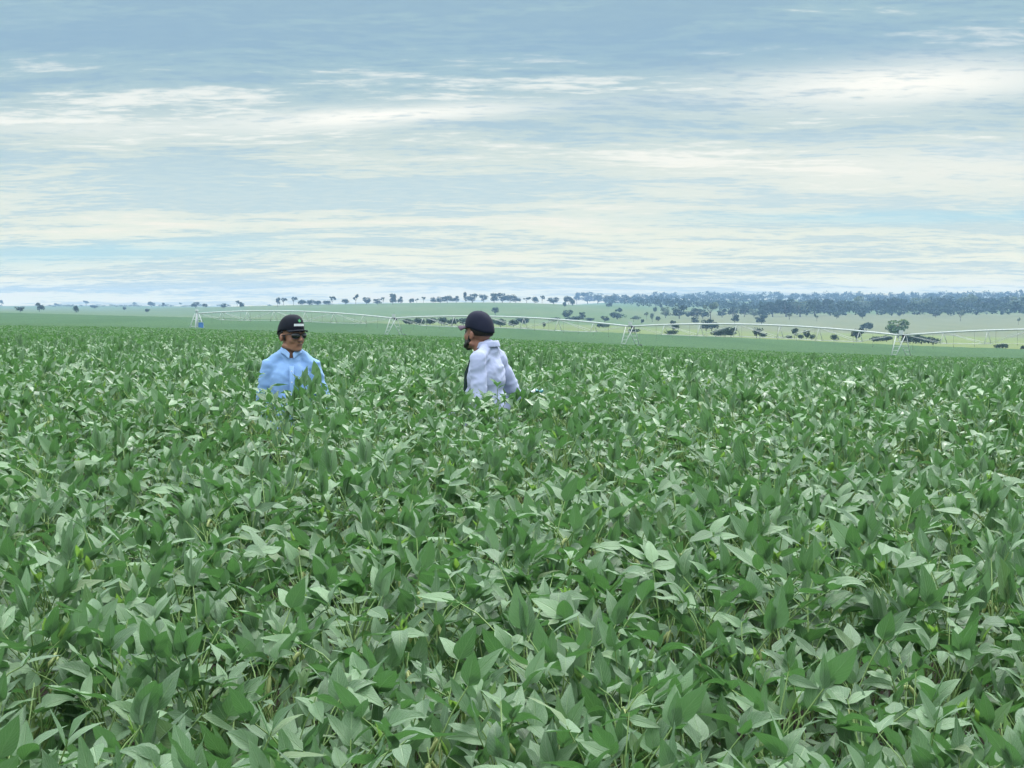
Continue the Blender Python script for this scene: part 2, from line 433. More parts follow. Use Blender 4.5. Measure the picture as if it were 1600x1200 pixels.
for m_ in LEAFLET_ME: m_.materials.append(M_LEAF)
YOUNG_ME = [tpl_mesh('leaflet', leaflet_tpl(5, 2, 0.5, 0.1, 0.36, 0, 3)), tpl_mesh('leaflet', leaflet_tpl(5, 2, 0.65, 0.5, 0.42, 0, 5))]
for m_ in YOUNG_ME: m_.materials.append(M_YOUNG)

def frame(dirv, normal):
    y = dirv.normalized(); z = (normal - y * normal.dot(y)).normalized(); x = y.cross(z)
    return Matrix((x, y, z)).transposed()
def plan_plant(seed):
    """skeleton of one soybean plant of height ~1.12 above its base"""
    rg = random.Random(seed); H = PLANT_H + rg.uniform(-0.08, 0.05)
    lean = Vector((rg.uniform(-.09, .09), rg.uniform(-.09, .09), 0))
    stem = [Vector((0, 0, 0)), lean * .3 + Vector((rg.uniform(-.02, .02), rg.uniform(-.02, .02), H * .4)), lean * .7 + Vector((0, 0, H * .7)), lean + Vector((0, 0, H * .90))]
    axes = [(stem, 0.0045)]
    for b in range(rg.choice([1, 2, 2])):
        a = rg.uniform(0, 6.28); z0 = rg.uniform(.25, .45); o = Vector((math.cos(a), math.sin(a), 0)); top = rg.uniform(.78, .95) * H
        axes.append(([Vector((0, 0, z0)), o * .09 + Vector((0, 0, z0 + .2)), o * rg.uniform(.14, .2) + Vector((0, 0, top))], 0.003))
    leaves = []; az0 = rg.uniform(0, 6.28)
    n = 23
    for k in range(n):
        ax, _ = axes[0] if k % 3 else rg.choice(axes)
        f = rg.uniform(0.0, 1.0) ** 0.8 if k > 2 else 0.93
        zt = H * (0.34 + 0.58 * f)
        # point on the axis at height zt
        P = ax[-1]
        for a0, a1 in zip(ax[:-1], ax[1:]):
            if a0.z <= zt <= a1.z: P = a0.lerp(a1, (zt - a0.z) / (a1.z - a0.z)); break
        az0 += 2.4 + rg.uniform(-.5, .5); up = rg.uniform(R(38), R(72)); L = rg.uniform(.12, .22) * (1.0 if k > 2 else 0.6)
        if P.z + L * math.sin(up) > H + .04: L = max(.05, (H + .04 - P.z) / math.sin(up))
        h = Vector((math.cos(az0), math.sin(az0), 0)); d = h * math.cos(up) + Vector((0, 0, math.sin(up)))
        mid = P + d * L * .55 + Vector((0, 0, .012)); tip = P + d * L
        young = k == 0 and rg.random() < 0.7
        L0 = rg.uniform(.086, .132) * (0.75 if k < 3 else 1.0)
        lf = []
        if young:
            for s in (-1, 0, 1):
                a = az0 + s * .8; pt = rg.uniform(R(50), R(80))
                dv = Vector((math.cos(a) * math.cos(pt), math.sin(a) * math.cos(pt), math.sin(pt)))
                lf.append((rg.randrange(2), tip, frame(dv, Vector((-math.cos(a), -math.sin(a), .3))), rg.uniform(.045, .08)))
        else:
            mood = rg.gauss(36, 27)
            for s in (-1, 0, 1):
                a = az0 + s * rg.uniform(1.1, 1.5) + rg.gauss(0, .12); pt = R(max(-50, min(78, mood + rg.gauss(0, 17) - (4 if s == 0 else 0))))
                dv = Vector((math.cos(a) * math.cos(pt), math.sin(a) * math.cos(pt), math.sin(pt)))
                nv = Vector((rg.gauss(0, .38), rg.gauss(0, .38), 1.0))
                if s: nv += Vector((-math.cos(az0), -math.sin(az0), 0)) * rg.uniform(-.2, .5)
                base = tip + (d * .016 if s == 0 else Vector((0, 0, 0)))
                lf.append((rg.randrange(12), base, frame(dv, nv), L0 * (1.06 if s == 0 else rg.uniform(.85, 1.0))))
        leaves.append(dict(pet=[P, mid, tip, tip + d * .016], lf=lf, young=young))
    pods = []
    if rg.random() < .6:
        for c in range(rg.choice([1, 2, 3])):
            ax, _ = rg.choice(axes); P = ax[-2].lerp(ax[-1], rg.uniform(.3, 1.0))
            for q in range(rg.choice([2, 3, 4])):
                a = rg.uniform(0, 6.28); dv = Vector((math.cos(a) * .45, math.sin(a) * .45, -rg.uniform(.5, 1.1)))
                pods.append((P + Vector((0, 0, rg.uniform(-.01, .01))), frame(dv, Vector((math.cos(a), math.sin(a), .2))), rg.uniform(.04, .056)))
    return dict(H=H, axes=axes, leaves=leaves, pods=pods)
NV = 16
PLANS = [plan_plant(100 + i) for i in range(NV)]

# pod mesh: curved, three bulges, beak
g = Geo()
g.tube([(0, -.05, .0), (0, .0, .01), (0, .16, .06), (0, .3, .075), (0, .45, .085), (0, .6, .085), (0, .75, .07), (0, .9, .04), (0, 1.05, .0)],
       [.03, .05, .12, .095, .13, .10, .125, .07, .012], 6)
POD_ME = g.mesh('pod'); POD_ME.materials.append(M_POD)

# prototypes' shared meshes
PROTO = []
for P in PLANS:
    g = Geo()
    for pts, r in P['axes']: g.tube(pts, [r * (1.15 - .5 * i / (len(pts) - 1)) for i in range(len(pts))], 5)
    sm_ = g.mesh('main_stem'); sm_.materials.append(M_STEM)
    pets = []
    for lf in P['leaves']:
        g = Geo(); o = lf['pet'][0]; g.tube([q - o for q in lf['pet']], [.0025, .0022, .0019, .0015], 4, False)
        pm = g.mesh('leaf'); pm.materials.append(M_STEM); pets.append(pm)
    PROTO.append((sm_, pets))

def relief(x, y):
    return np.array([.10 * mnoise.noise(Vector((a * .9, b * .9, 3.3))) + .05 * mnoise.noise(Vector((a * 2.6, b * 2.6, 1.1))) for a, b in zip(np.atleast_1d(x), np.atleast_1d(y))])
KEEP_OUT = [(-1.54, 15.3, .30), (-0.16, 14.9, .30)]
def thinned(x, y):
    return ((x - .42) / .35) ** 2 + ((y - 12.9) / .5) ** 2 < 1
# plant positions, 12 to the square metre, sown with jitter
rngn = np.random.default_rng(11)
def sow(d0, d1, dens, margin):
    st = 1 / math.sqrt(dens); pts = []
    y = d0
    while y < d1:
        hw = y * .234 + margin; n = int(2 * hw / st)
        xx = -hw + (np.arange(n) + .5) * st + rngn.uniform(-.42, .42, n) * st
        yy = y + rngn.uniform(-.45, .45, n) * st
        pts.append(np.stack([xx, yy], 1)); y += st
    P = np.concatenate(pts)
    keep = np.ones(len(P), bool)
    for (cx, cy, r) in KEEP_OUT: keep &= (P[:, 0] - cx) ** 2 + (P[:, 1] - cy) ** 2 > r * r
    keep &= ~(thinned(P[:, 0], P[:, 1]) & (rngn.uniform(size=len(P)) < .6))
    return P[keep]
allp = sow(4.25, 14.0, 12, 1.3)
inview = np.abs(allp[:, 0]) < allp[:, 1] * .234 + .16
order = np.argsort(allp[:, 1] + np.where(inview, 0, 100))
near = allp[order[:300]]; rest_near = allp[order[300:]]
near = near[np.argsort(near[:, 1])]
GRP = 'soybean plants of the dense crop in front'
rp = random.Random(77)
for (x, y) in near:
    vi = rp.randrange(NV); P = PLANS[vi]; zt = float(canopy(x, y)) + float(relief(x, y)[0]); sc = rp.uniform(.95, 1.06)
    root = empty('soybean_plant', (x, y, zt - PLANT_H * sc), rp.uniform(0, 6.283)); root.scale = (sc,) * 3
    haspods = bool(P['pods']); yg = any(l['young'] for l in P['leaves'])
    lab = ('podded ' if haspods else 'podless ') + ('bright-tipped ' if yg else 'dark-leaved ') + 'soybean plant '
    lab += 'at the very front of the crop' if y < 7 else 'a few steps into the crop' if y < 9 else 'in the crop short of the men'
    lab += ", on the blue shirt's side" if x < -.06 * y else ', on the right' if x > .06 * y else ', in the middle'
    tag(root, lab, 'plant', GRP)
    smsh, pets = PROTO[vi]
    link('main_stem', smsh, None, root)
    for lf, pm in zip(P['leaves'], pets):
        lo = link('leaf', pm, None, root); o = lf['pet'][0]; lo.location = o
        for (sh, b, fr, L) in lf['lf']:
            fo = link('leaflet', (YOUNG_ME if lf['young'] else LEAFLET_ME)[sh], None, lo)
            fo.matrix_local = Matrix.Translation(b - o) @ (fr * L).to_4x4()
    for (b, fr, L) in P['pods']:
        po = link('pod', POD_ME, None, root); po.matrix_local = Matrix.Translation(b) @ (fr * L).to_4x4()

# the rest of the crop, joined, coarser with distance
def plan_arrays(P, tpls, pods=True, petiole=True, topk=None):
    Vs, Is, Ns, UVs, Rs, Ms = [], [], [], [], [], []; off = 0; rg = random.Random(5)
    def put(V, Fc, UV, rv, mi):
        nonlocal off
        Vs.append(V); UVs.append(UV); Rs.append(np.full(len(V), rv))
        Is.extend(i + off for f in Fc for i in f); Ns.extend(len(f) for f in Fc); Ms.extend([mi] * len(Fc)); off += len(V)
    for lf in P['leaves']:
        if topk and lf['pet'][2].z < topk: continue
        for (sh, b, fr, L) in lf['lf']:
            V, Fc, UV = tpls[sh % len(tpls)]; M = np.array(fr) * L * (.88 if topk else 1)
            if lf['young']: M = M @ np.diag([.75, 1, 1])
            put(V @ M.T + np.array(b), Fc, UV, rg.random(), 1 if lf['young'] else 0)
        if petiole:
            g = Geo(); g.tube([lf['pet'][0], lf['pet'][2]], [.0024, .0020], 3, False); put(np.array(g.V), g.Fc, np.zeros((len(g.V), 2)), 0, 2)
    if petiole:
        for pts, r in P['axes']:
            g = Geo(); g.tube(pts[1:], r, 3, False); put(np.array(g.V), g.Fc, np.zeros((len(g.V), 2)), 0, 2)
    if pods:
        for (b, fr, L) in P['pods']:
            g = Geo(); g.tube([(0, 0, 0), (0, .35, .08), (0, .7, .08), (0, 1.05, 0)], [.05, .12, .12, .01], 4, False)
            put(np.array(g.V) @ (np.array(fr) * L).T + np.array(b), g.Fc, np.zeros((len(g.V), 2)), 0, 3)
    return np.concatenate(Vs), np.array(Is), np.array(Ns), np.concatenate(UVs), np.concatenate(Rs), np.array(Ms)
def crop(name, pts, tpls, label, petiole=True, pods=True, topk=None):
    z = canopy(pts[:, 0], pts[:, 1]); n = len(pts); vi = rngn.integers(0, NV, n)
    th = rngn.uniform(0, 2 * np.pi, n); sc = rngn.uniform(.95, 1.06, n)
    outs = [[], [], [], [], [], []]; off = 0
    for k in range(NV):
        s = np.where(vi == k)[0]
        if not len(s): continue
        V, I, N, UV, Rn, Mi = plan_arrays(PLANS[k], tpls, pods, petiole, topk); m_ = len(s)
        c, sn, q = np.cos(th[s])[:, None], np.sin(th[s])[:, None], sc[s][:, None]
        VX = (V[None, :, 0] * c - V[None, :, 1] * sn) * q + pts[s, 0][:, None]
        VY = (V[None, :, 0] * sn + V[None, :, 1] * c) * q + pts[s, 1][:, None]
        VZ = V[None, :, 2] * q + (z[s][:, None] - PLANT_H * q) + relief(pts[s, 0], pts[s, 1])[:, None]
        outs[0].append(np.stack([VX, VY, VZ], -1).reshape(-1, 3))
        outs[1].append((I[None] + off + np.arange(m_)[:, None] * len(V)).reshape(-1)); outs[2].append(np.tile(N, m_))
        outs[3].append(np.tile(UV, (m_, 1))); outs[4].append(((Rn[None] + rngn.uniform(size=(m_, 1))) % 1).reshape(-1)); outs[5].append(np.tile(Mi, m_))
        off += len(V) * m_
    me = np_mesh(name, np.concatenate(outs[0]), np.concatenate(outs[2]), np.concatenate(outs[1]), uv=np.concatenate(outs[3]), rnd=np.concatenate(outs[4]))
    for m_ in (M_LEAF, M_YOUNG, M_STEM, M_POD): me.materials.append(m_)
    me.polygons.foreach_set('material_index', np.concatenate(outs[5]).astype(np.int32))
    print(name, n, 'plants', len(me.loops) - 2 * len(me.polygons))
    return tag(link(name, me), label, 'crop', kind='stuff')
far_edge_near = 14.0 - .2
crop('soybean_crop', np.concatenate([rest_near, sow(far_edge_near, 21, 12, 1.4)]), MID, 'dense soybean canopy around the two men', topk=.62)
crop('soybean_crop', sow(21, 42, 11, 1.8), LOW, 'soybean canopy behind the men up to the crest of the slope', False, False, .86)

# past the crest only the tips of leaves show
M_FARLEAF = simple('far_soybean_leaf', (0.040, 0.105, 0.032), (0.095, 0.185, 0.070), .8, .6, .4)
t = NT(M_FARLEAF.node_tree); tr = t.new('ShaderNodeBsdfTranslucent'); tr.inputs[0].default_value = (0.10, 0.24, 0.06, 1)
ms = t.new('ShaderNodeMixShader'); ms.inputs[0].default_value = .35
t.l.new(t.n['Principled BSDF'].outputs[0], ms.inputs[1]); t.l.new(tr.outputs[0], ms.inputs[2]); t.l.new(ms.outputs[0], t.n['Material Output'].inputs[0])
def leaf_scatter(name, d0, d1, dens, size, margin, label, sink=.12):
    area = .234 * (d1 ** 2 - d0 ** 2) + 2 * margin * (d1 - d0); n = int(area * dens)
    y = np.sqrt(rngn.uniform(d0 ** 2, d1 ** 2, n)); x = rngn.uniform(-1, 1, n) * (y * .234 + margin)
    k = y < field_edge(x, y) * .995; x, y = x[k], y[k]; n = len(x)
    z = canopy(x, y) - rngn.uniform(0, sink, n) + .10
    a = rngn.uniform(0, 2 * np.pi, n); pt = np.radians(np.clip(rngn.normal(16, 17, n), -30, 60))
    L = size * rngn.uniform(.75, 1.25, n); Wd = L * .55
    D = np.stack([np.cos(a) * np.cos(pt), np.sin(a) * np.cos(pt), np.sin(pt)], 1)
    Nn = np.stack([rngn.normal(0, .4, n), rngn.normal(0, .4, n), np.ones(n)], 1)
    Nn -= D * (Nn * D).sum(1)[:, None]; Nn /= np.linalg.norm(Nn, axis=1)[:, None]; Xd = np.cross(D, Nn)
    B = np.stack([x, y, z], 1)
    V = np.stack([B, B + D * .45 * L[:, None] + Xd * Wd[:, None] / 2 + Nn * .1 * L[:, None], B + D * L[:, None] - Nn * .12 * L[:, None], B + D * .45 * L[:, None] - Xd * Wd[:, None] / 2 + Nn * .1 * L[:, None]], 1)
    o = np.arange(n)[:, None] * 4
    I = np.concatenate([o + np.array([0, 1, 2]), o + np.array([0, 2, 3])], 1).reshape(-1)
    UVt = np.tile(np.array([[.5, 0], [.95, .45], [.5, 1], [.05, .45]]), (n, 1))
    me = np_mesh(name, V.reshape(-1, 3), np.full(n * 2, 3), I, uv=UVt, rnd=np.repeat(rngn.uniform(.45, .92, size=n), 4)); me.materials.append(M_FARLEAF)
    print(name, n)
    return tag(link(name, me), label, 'crop', kind='stuff')
leaf_scatter('soybean_crop', 40, 95, 120, .115, 3, 'soybean leaves just past the crest of the slope')
leaf_scatter('soybean_crop', 95, 190, 16, .15, 5, 'fine far soybean foliage beyond the crest', .14)

# closed canopy of the far field, a sheet at the height of the tops
az2 = np.radians(np.concatenate([np.linspace(-32, -14, 30), np.linspace(-14, 14, 225)[1:], np.linspace(14, 32, 30)[1:]]))
fr = np.concatenate([np.linspace(0, 1, 220) ** 2.2])
XX = []; 
ta = np.tan(az2); uA = 800 + F * ta; deA = ui(uA, D_E)
Yf = 40 + fr[:, None] * (deA[None] - 40); Xf = Yf * ta[None]
lump = np.vectorize(lambda a, b: mnoise.noise(Vector((a * .5, b * .22, 0))))(Xf, Yf)
Zf = canopy(Xf, Yf) - .09 + .12 * lump
nR2, nA2 = Xf.shape
# last ring folds down to the soil at the field's edge
Yl = Yf[-1:] + .3; Xl = Yl * ta[None]; Zl = ground(Xf[-1:], Yf[-1:] * .999) - .05
Vf = np.stack([np.vstack([Xf, Xl]), np.vstack([Yf, Yl]), np.vstack([Zf, Zl])], -1).reshape(-1, 3); nR2 += 1
i, j = np.meshgrid(np.arange(nR2 - 1), np.arange(nA2 - 1), indexing='ij')
idx = np.stack([i * nA2 + j, i * nA2 + j + 1, (i + 1) * nA2 + j + 1, (i + 1) * nA2 + j], -1).reshape(-1)
me = np_mesh('soybean_field', Vf, np.full((nR2 - 1) * (nA2 - 1), 4), idx)
M_FIELD, t, p = mat('field_foliage', rough=0.95, spec=0.1)
gp = t.new('ShaderNodeNewGeometry')
def aniso(k, sc, det=4): 
    sx = t.new('ShaderNodeSeparateXYZ'); t.l.new(gp.outputs['Position'], sx.inputs[0])
    return t.noise(t.comb(sx.outputs[0], t.math('MULTIPLY', sx.outputs[1], k), 0.0), sc, det, 0.65)
n1 = aniso(.06, .05, 5); n2 = aniso(.25, .55, 4); n3 = aniso(.5, 2.6, 3)
c = t.mix(t.remap(n3, .38, .62), (0.018, 0.052, 0.017, 1), (0.070, 0.132, 0.050, 1))
c = t.mix(t.math('MULTIPLY', t.remap(n2, .35, .7), .4), c, (0.066, 0.126, 0.048, 1))
c = t.mix(t.math('MULTIPLY', t.remap(n1, .4, .65), .55), c, (0.030, 0.074, 0.026, 1))
t.l.new(c, p.inputs['Base Color']); 
b = t.new('ShaderNodeBump'); b.inputs['Strength'].default_value = .8; b.inputs['Distance'].default_value = .15
t.l.new(n3, b.inputs['Height']); t.l.new(b.outputs[0], p.inputs['Normal'])
tag(link('soybean_field', me, M_FIELD), 'even green soybean field running out to the pastures', 'crop', kind='stuff')

# ------------------------------------------------------------------ the two men
def remeshed(name, geo, voxel, smooth_it=4):
    me0 = geo.mesh('raw'); o = bpy.data.objects.new('raw', me0); COL.objects.link(o)
    md = o.modifiers.new('r', 'REMESH'); md.mode = 'VOXEL'; md.voxel_size = voxel
    ms = o.modifiers.new('s', 'SMOOTH'); ms.iterations = smooth_it; ms.factor = .5
    dg = bpy.context.evaluated_depsgraph_get()
    me = bpy.data.meshes.new_from_object(o.evaluated_get(dg)); me.name = name
    bpy.data.objects.remove(o); bpy.data.meshes.remove(me0)
    me.polygons.foreach_set('use_smooth', [True] * len(me.polygons))
    return me
def fabric(name, c1, c2):
    m, t, p = mat(name, rough=.85, spec=.2)
    tco = t.new('ShaderNodeTexCoord'); n = t.noise(tco.outputs['Object'], 7, 4, .6); n2 = t.noise(tco.outputs['Object'], 420, 2, .5)
    t.l.new(t.mix(t.remap(n, .3, .7), (*c1, 1), (*c2, 1)), p.inputs['Base Color'])
    b = t.new('ShaderNodeBump'); b.inputs['Strength'].default_value = .3; b.inputs['Distance'].default_value = .001
    t.l.new(n2, b.inputs['Height']); t.l.new(b.outputs[0], p.inputs['Normal']); p.inputs['Sheen Weight'].default_value = .03 if c1[1] < .05 else .15
    return m
M_SKIN = simple('tanned_skin', (0.27, 0.125, 0.08), (0.35, 0.17, 0.11), 18, .5, .4)
M_SKIN2 = simple('brown_skin', (0.27, 0.12, 0.08), (0.35, 0.165, 0.11), 18, .5, .4)
M_SHIRT_B = fabric('light_blue_cotton', (0.22, 0.37, 0.66), (0.26, 0.42, 0.70))
M_COLLAR = fabric('pale_blue_lining', (0.27, 0.43, 0.72), (0.31, 0.48, 0.76))
M_SHIRT_W = fabric('pale_lilac_cotton', (0.39, 0.42, 0.60), (0.45, 0.48, 0.66))
M_DARKCAP = fabric('black_cap_cloth', (0.008, 0.010, 0.017), (0.014, 0.016, 0.025))
M_NAVYCAP = fabric('navy_cap_cloth', (0.008, 0.011, 0.026), (0.015, 0.017, 0.036))
M_PLUM = fabric('plum_brim_cloth', (0.065, 0.045, 0.07), (0.09, 0.065, 0.09))
M_JEANS = fabric('denim', (0.04, 0.06, 0.12), (0.06, 0.085, 0.16))
M_TEE = fabric('dark_green_tee', (0.02, 0.04, 0.035), (0.03, 0.055, 0.045))
M_HAIR = simple('black_hair', (0.010, 0.008, 0.007), (0.025, 0.02, 0.018), 90, .55, .3, .002)
M_LENS, _, pl_ = mat('dark_lens', (0.006, 0.006, 0.008), .08, 0, .8)
M_WHITE = simple('white_print', (0.72, 0.76, 0.76), (0.8, 0.82, 0.82), 60, .6)
M_GREENP = simple('green_print', (0.05, 0.30, 0.10), (0.08, 0.36, 0.14), 60, .6)
M_BOOT = simple('brown_boot', (0.07, 0.04, 0.025), (0.11, 0.065, 0.04), 12, .6)
M_BUTTON = simple('pearl_button', (0.6, 0.62, 0.68), (0.66, 0.68, 0.72), 12, .3)

def make_man(label, loc, torso_yaw, head_yaw, head_pitch, spec):
    root = empty('person', loc, torso_yaw); tag(root, label, 'person'); root.scale = (spec.get('size', 1.0),) * 3; cu = spec['up']
    HP = Vector((0, .008, 1.49))
    HM = Matrix.Translation(HP + Vector((0, -spec['fwd'], -spec['sink']))) @ Matrix.Rotation(head_yaw, 4, 'Z') @ Matrix.Rotation(head_pitch, 4, 'X') @ Matrix.Translation(-HP)
    hr = HM.to_3x3()
    h = lambda *p: HM @ Vector(p)
    g = Geo()
    # skull, face, jaw
    g.ball(h(0, .010, 1.625), (.0755, .092, .088), 24, 16, hr)
    g.ball(h(0, -.028, 1.575), (.064, .068, .088), 20, 14, hr)
    g.ball(h(0, -.038, 1.535), (.055, .056, .045), 18, 12, hr)
    g.ball(h(0, -.073, 1.510), (.024, .022, .020), 14, 10, hr)
    for s in (-1, 1):
        g.ball(h(s * .036, -.062, 1.570), (.026, .026, .028), 12, 10, hr)
        g.caps(h(s * .06, .0, 1.53), h(s * .022, -.066, 1.510), .020, .018, 12, 8)
        g.ball(h(s * .079, .012, 1.585), (.010, .017, .029), 12, 10, hr)
        g.caps(h(s * .012, -.098, 1.625), h(s * .048, -.084, 1.627), .010, .009, 10, 6)
        g.ball(h(s * .012, -.108, 1.568), (.010, .012, .009), 10, 8, hr)
    g.caps(h(0, -.094, 1.618), h(0, -.118, 1.572), .0095, .0135, 12, 8)
    g.ball(h(0, -.091, 1.544), (.024, .012, .0065), 12, 8, hr)
    g.ball(h(0, -.089, 1.533), (.021, .012, .007), 12, 8, hr)
    g.caps((0, .018, 1.36), h(0, .008, 1.54), .064, .057, 20, 10)
    # trunk and limbs under the clothes
    g.ball((0, .0, 1.245), (.145, .100, .18), 24, 14); g.ball((0, -.005, 1.08), (.14, .105, .17), 24, 14); g.ball((0, .005, .93), (.160, .115, .12), 24, 12)
    g.caps((-.12, .01, 1.35), (.12, .01, 1.35), .045, .045, 16, 10)
    for s, key in ((-1, 'r'), (1, 'l')):
        sh = Vector((s * .150, .01, 1.35)); el = Vector(spec['el_' + key]); wr = Vector(spec['wr_' + key])
        g.caps(sh, el, .050, .040, 14, 10); g.caps(el, wr, .040, .027, 14, 10)
        # hand: palm, four curled fingers of unequal length, thumb
        d = (wr - el).normalized(); side = Vector((s, 0, 0)); side = (side - d * side.dot(d)).normalized(); fw = d.cross(side).normalized()
        if fw.y > 0: fw = -fw
        pc = wr + d * .055
        g.caps(wr, pc, .026, .030, 12, 8)
        for q in range(4):
            off = fw * ((1.5 - q) * .0185); L = (.068, .078, .073, .058)[q]
            a0 = pc + off + d * .022; a1 = a0 + d * L * .5 - side * .008; a2 = a1 + d * L * .42 - side * .024
            g.caps(a0 - d * .02, a1, .0095, .0088, 8, 6); g.caps(a1, a2, .0088, .0075, 8, 6)
        t0 = wr + d * .022 + fw * .02; t1 = t0 + d * .03 + fw * .028; t2 = t1 + d * .032 + fw * .004
        g.caps(t0, t1, .013, .0105, 8, 6); g.caps(t1, t2, .0105, .009, 8, 6)
        # legs
        g.caps((s * .09, .005, .88), (s * .10, -.01, .48), .080, .055, 14, 10); g.caps((s * .10, -.01, .48), (s * .105, .03, .09), .055, .036, 14, 10)
        g.caps((s * .105, .03, .05), (s * .11, -.10, .04), .038, .03, 12, 8)
    body = remeshed('body', g, .0065, 3)
    bo = link('body', body, spec['skin'], root)
    # shirt with sleeves
    g = Geo()
    g.ball((0, .0, 1.245), (.158, .118, .19), 28, 16); g.ball((0, -.012, 1.08), (.152, .132, .19), 28, 16); g.ball((0, .0, .93), (.170, .135, .13), 28, 14)
    g.caps((-.12, .01, 1.368), (.12, .01, 1.368), .056, .056, 18, 10)
    for s, key in ((-1, 'r'), (1, 'l')):
        g.caps((s * .040, .022, 1.410 + cu), (s * .148, .012, 1.384), .036, .052, 16, 10)
        g.caps((0, .0, 1.33), (0, .014, 1.392 + cu), .095, .069, 18, 10)
        sh = Vector((s * .154, .01, 1.376)); el = Vector(spec['el_' + key]); wr = Vector(spec['wr_' + key])
        g.caps(sh, el, .059, .050, 18, 12); g.caps(el, el.lerp(wr, .92), .051, .038, 18, 12)
    sm0 = remeshed('shirt', g, .008, 3)
    nv = len(sm0.vertices); co = np.empty(nv * 3, np.float32); sm0.vertices.foreach_get('co', co); co = co.reshape(-1, 3)
    no = np.empty(nv * 3, np.float32); sm0.vertices.foreach_get('normal', no); no = no.reshape(-1, 3)
    sdv = spec['seed']
    for q in range(nv):
        x, y, z = co[q]
        a = mnoise.noise(Vector((x * 9 + z * 5 + sdv, y * 9, z * 9 - x * 6))); b_ = mnoise.noise(Vector((x * 5 - z * 7, y * 6 + sdv, z * 16 + x * 9))); c_ = mnoise.noise(Vector((x * 24 + z * 14, y * 22, z * 30 - x * 16 + sdv)))
        fold = (1 - abs(a) * 2.6) * .0045 + (1 - abs(b_) * 3) * .0045 - .004 + (1 - abs(c_) * 3) * .0012
        sag = .010 * max(0, 1.15 - z) * 2
        co[q] += no[q] * (fold + sag)
    sm0.vertices.foreach_set('co', co.ravel()); sm0.update()
    bm = bmesh.new(); bm.from_mesh(sm0)      # open throat
    zv = (1.345 if spec['open'] else 1.365) + cu
    bmesh.ops.delete(bm, geom=[v for v in bm.verts if v.co.y < .0 and abs(v.co.x) < .06 and v.co.z > zv + abs(v.co.x) * 1.25], context='VERTS')
    bm.to_mesh(sm0); bm.free()
    so = link('shirt', sm0, spec['shirt'], root)
    # collar: stand and fold-over fall, open at the throat
    def collar_pt(a, row):
        # a: 0 at the throat, pi at the nape
        back = (1 - math.cos(a)) / 2; rx = (.062, .065, .069, .078)[row]; ry = (.062, .065, .069, .079)[row]
        z = cu + (1.405, 1.442, 1.430, 1.398)[row] + back * (.014, .014, .010, .008)[row]
        pull = math.exp(-(min(a, 2 * math.pi - a) / .55) ** 2)
        z -= (.035, .04, .045, .050)[row] * pull; y = .014 - math.cos(a) * ry - pull * (.014, .022, .026, .030)[row]
        return (math.sin(a) * rx * (1 - .25 * pull), y, z)
    g = Geo(); N = 28; V = []; a0, a1 = .20, 2 * math.pi - .20
    for row in range(4):
        for q in range(N + 1): V.append(collar_pt(a0 + (a1 - a0) * q / N, row))
    g.add(V, [(r * (N + 1) + q, r * (N + 1) + q + 1, (r + 1) * (N + 1) + q + 1, (r + 1) * (N + 1) + q) for r in range(3) for q in range(N)])
    co_ = g.build('collar', spec['collar'], so); sd_ = co_.modifiers.new('thick', 'SOLIDIFY'); sd_.thickness = .004
    sb = co_.modifiers.new('sub', 'SUBSURF'); sb.levels = sb.render_levels = 1
    # skin of the open throat, or the dark tee under the open shirt
    front = lambda z: -.130 - .010 * math.sin((z - .95) * 5) + max(0, z - 1.27) * .42 - (.004 if z < 1.2 else 0)
    if spec['open']:
        g = Geo(); V = []; Fc = []
        zs = [.98, 1.08, 1.18, 1.28, 1.36, 1.42]
        for z in zs:
            for q in range(5):
                s = -1 + q / 2; V.append((s * .042, front(z) - .016 + s * s * .012, z))
        Fc = [(r * 5 + q, r * 5 + q + 1, (r + 1) * 5 + q + 1, (r + 1) * 5 + q) for r in range(5) for q in range(4)]
        g.add(V, Fc); o = g.build('undershirt', M_TEE, root); m_ = o.modifiers.new('t', 'SOLIDIFY'); m_.thickness = .03; m_.offset = -1
    else:
        g = Geo(); V = []
        zs = [.90, 1.0, 1.1, 1.2, 1.27, 1.33, 1.385]
        for z in zs:
            for q in range(3): V.append(((q - 1) * .016, front(z) - .012 - (.003 if q == 1 else 0), z))
        g.add(V, [(r * 3 + q, r * 3 + q + 1, (r + 1) * 3 + q + 1, (r + 1) * 3 + q) for r in range(6) for q in range(2)])
        o = g.build('placket', spec['shirt'], so); m_ = o.modifiers.new('t', 'SOLIDIFY'); m_.thickness = .006
        for z in (1.0, 1.09, 1.18, 1.27, 1.345):
            Geo().ball((0, front(z) - .014, z), (.0055, .003, .0055), 8, 6).build('button', M_BUTTON, so)
        g = Geo(); V = []
        for z in (1.15, 1.20, 1.25, 1.285):
            for q in range(4):
                x = .055 + q * .034; V.append((x, -.127 * math.sqrt(max(.05, 1 - (x / .2) ** 2)) + max(0, z - 1.25) * .30 - .020, z - (.012 if z < 1.16 and q in (0, 3) else 0)))
        g.add(V, [(r * 4 + q, r * 4 + q + 1, (r + 1) * 4 + q + 1, (r + 1) * 4 + q) for r in range(3) for q in range(3)])
        o = g.build('pocket', spec['shirt'], so); m_ = o.modifiers.new('t', 'SOLIDIFY'); m_.thickness = .012; m_.offset = -1
    # trousers, belt, boots
    g = Geo(); g.ball((0, .0, .90), (.172, .125, .12), 24, 12)
    for s in (-1, 1): g.caps((s * .09, .005, .86), (s * .10, -.008, .48), .092, .070, 16, 10); g.caps((s * .10, -.008, .48), (s * .105, .028, .14), .070, .060, 16, 10)
    link('trousers', remeshed('trousers', g, .012, 3), M_JEANS, root)
    for s in (-1, 1):
        g = Geo(); g.caps((s * .105, .03, .14), (s * .105, .03, .06), .055, .052, 14, 8); g.caps((s * .105, .03, .055), (s * .112, -.12, .045), .052, .045, 14, 8)
        link('boot', remeshed('boot', g, .009, 2), M_BOOT, root)
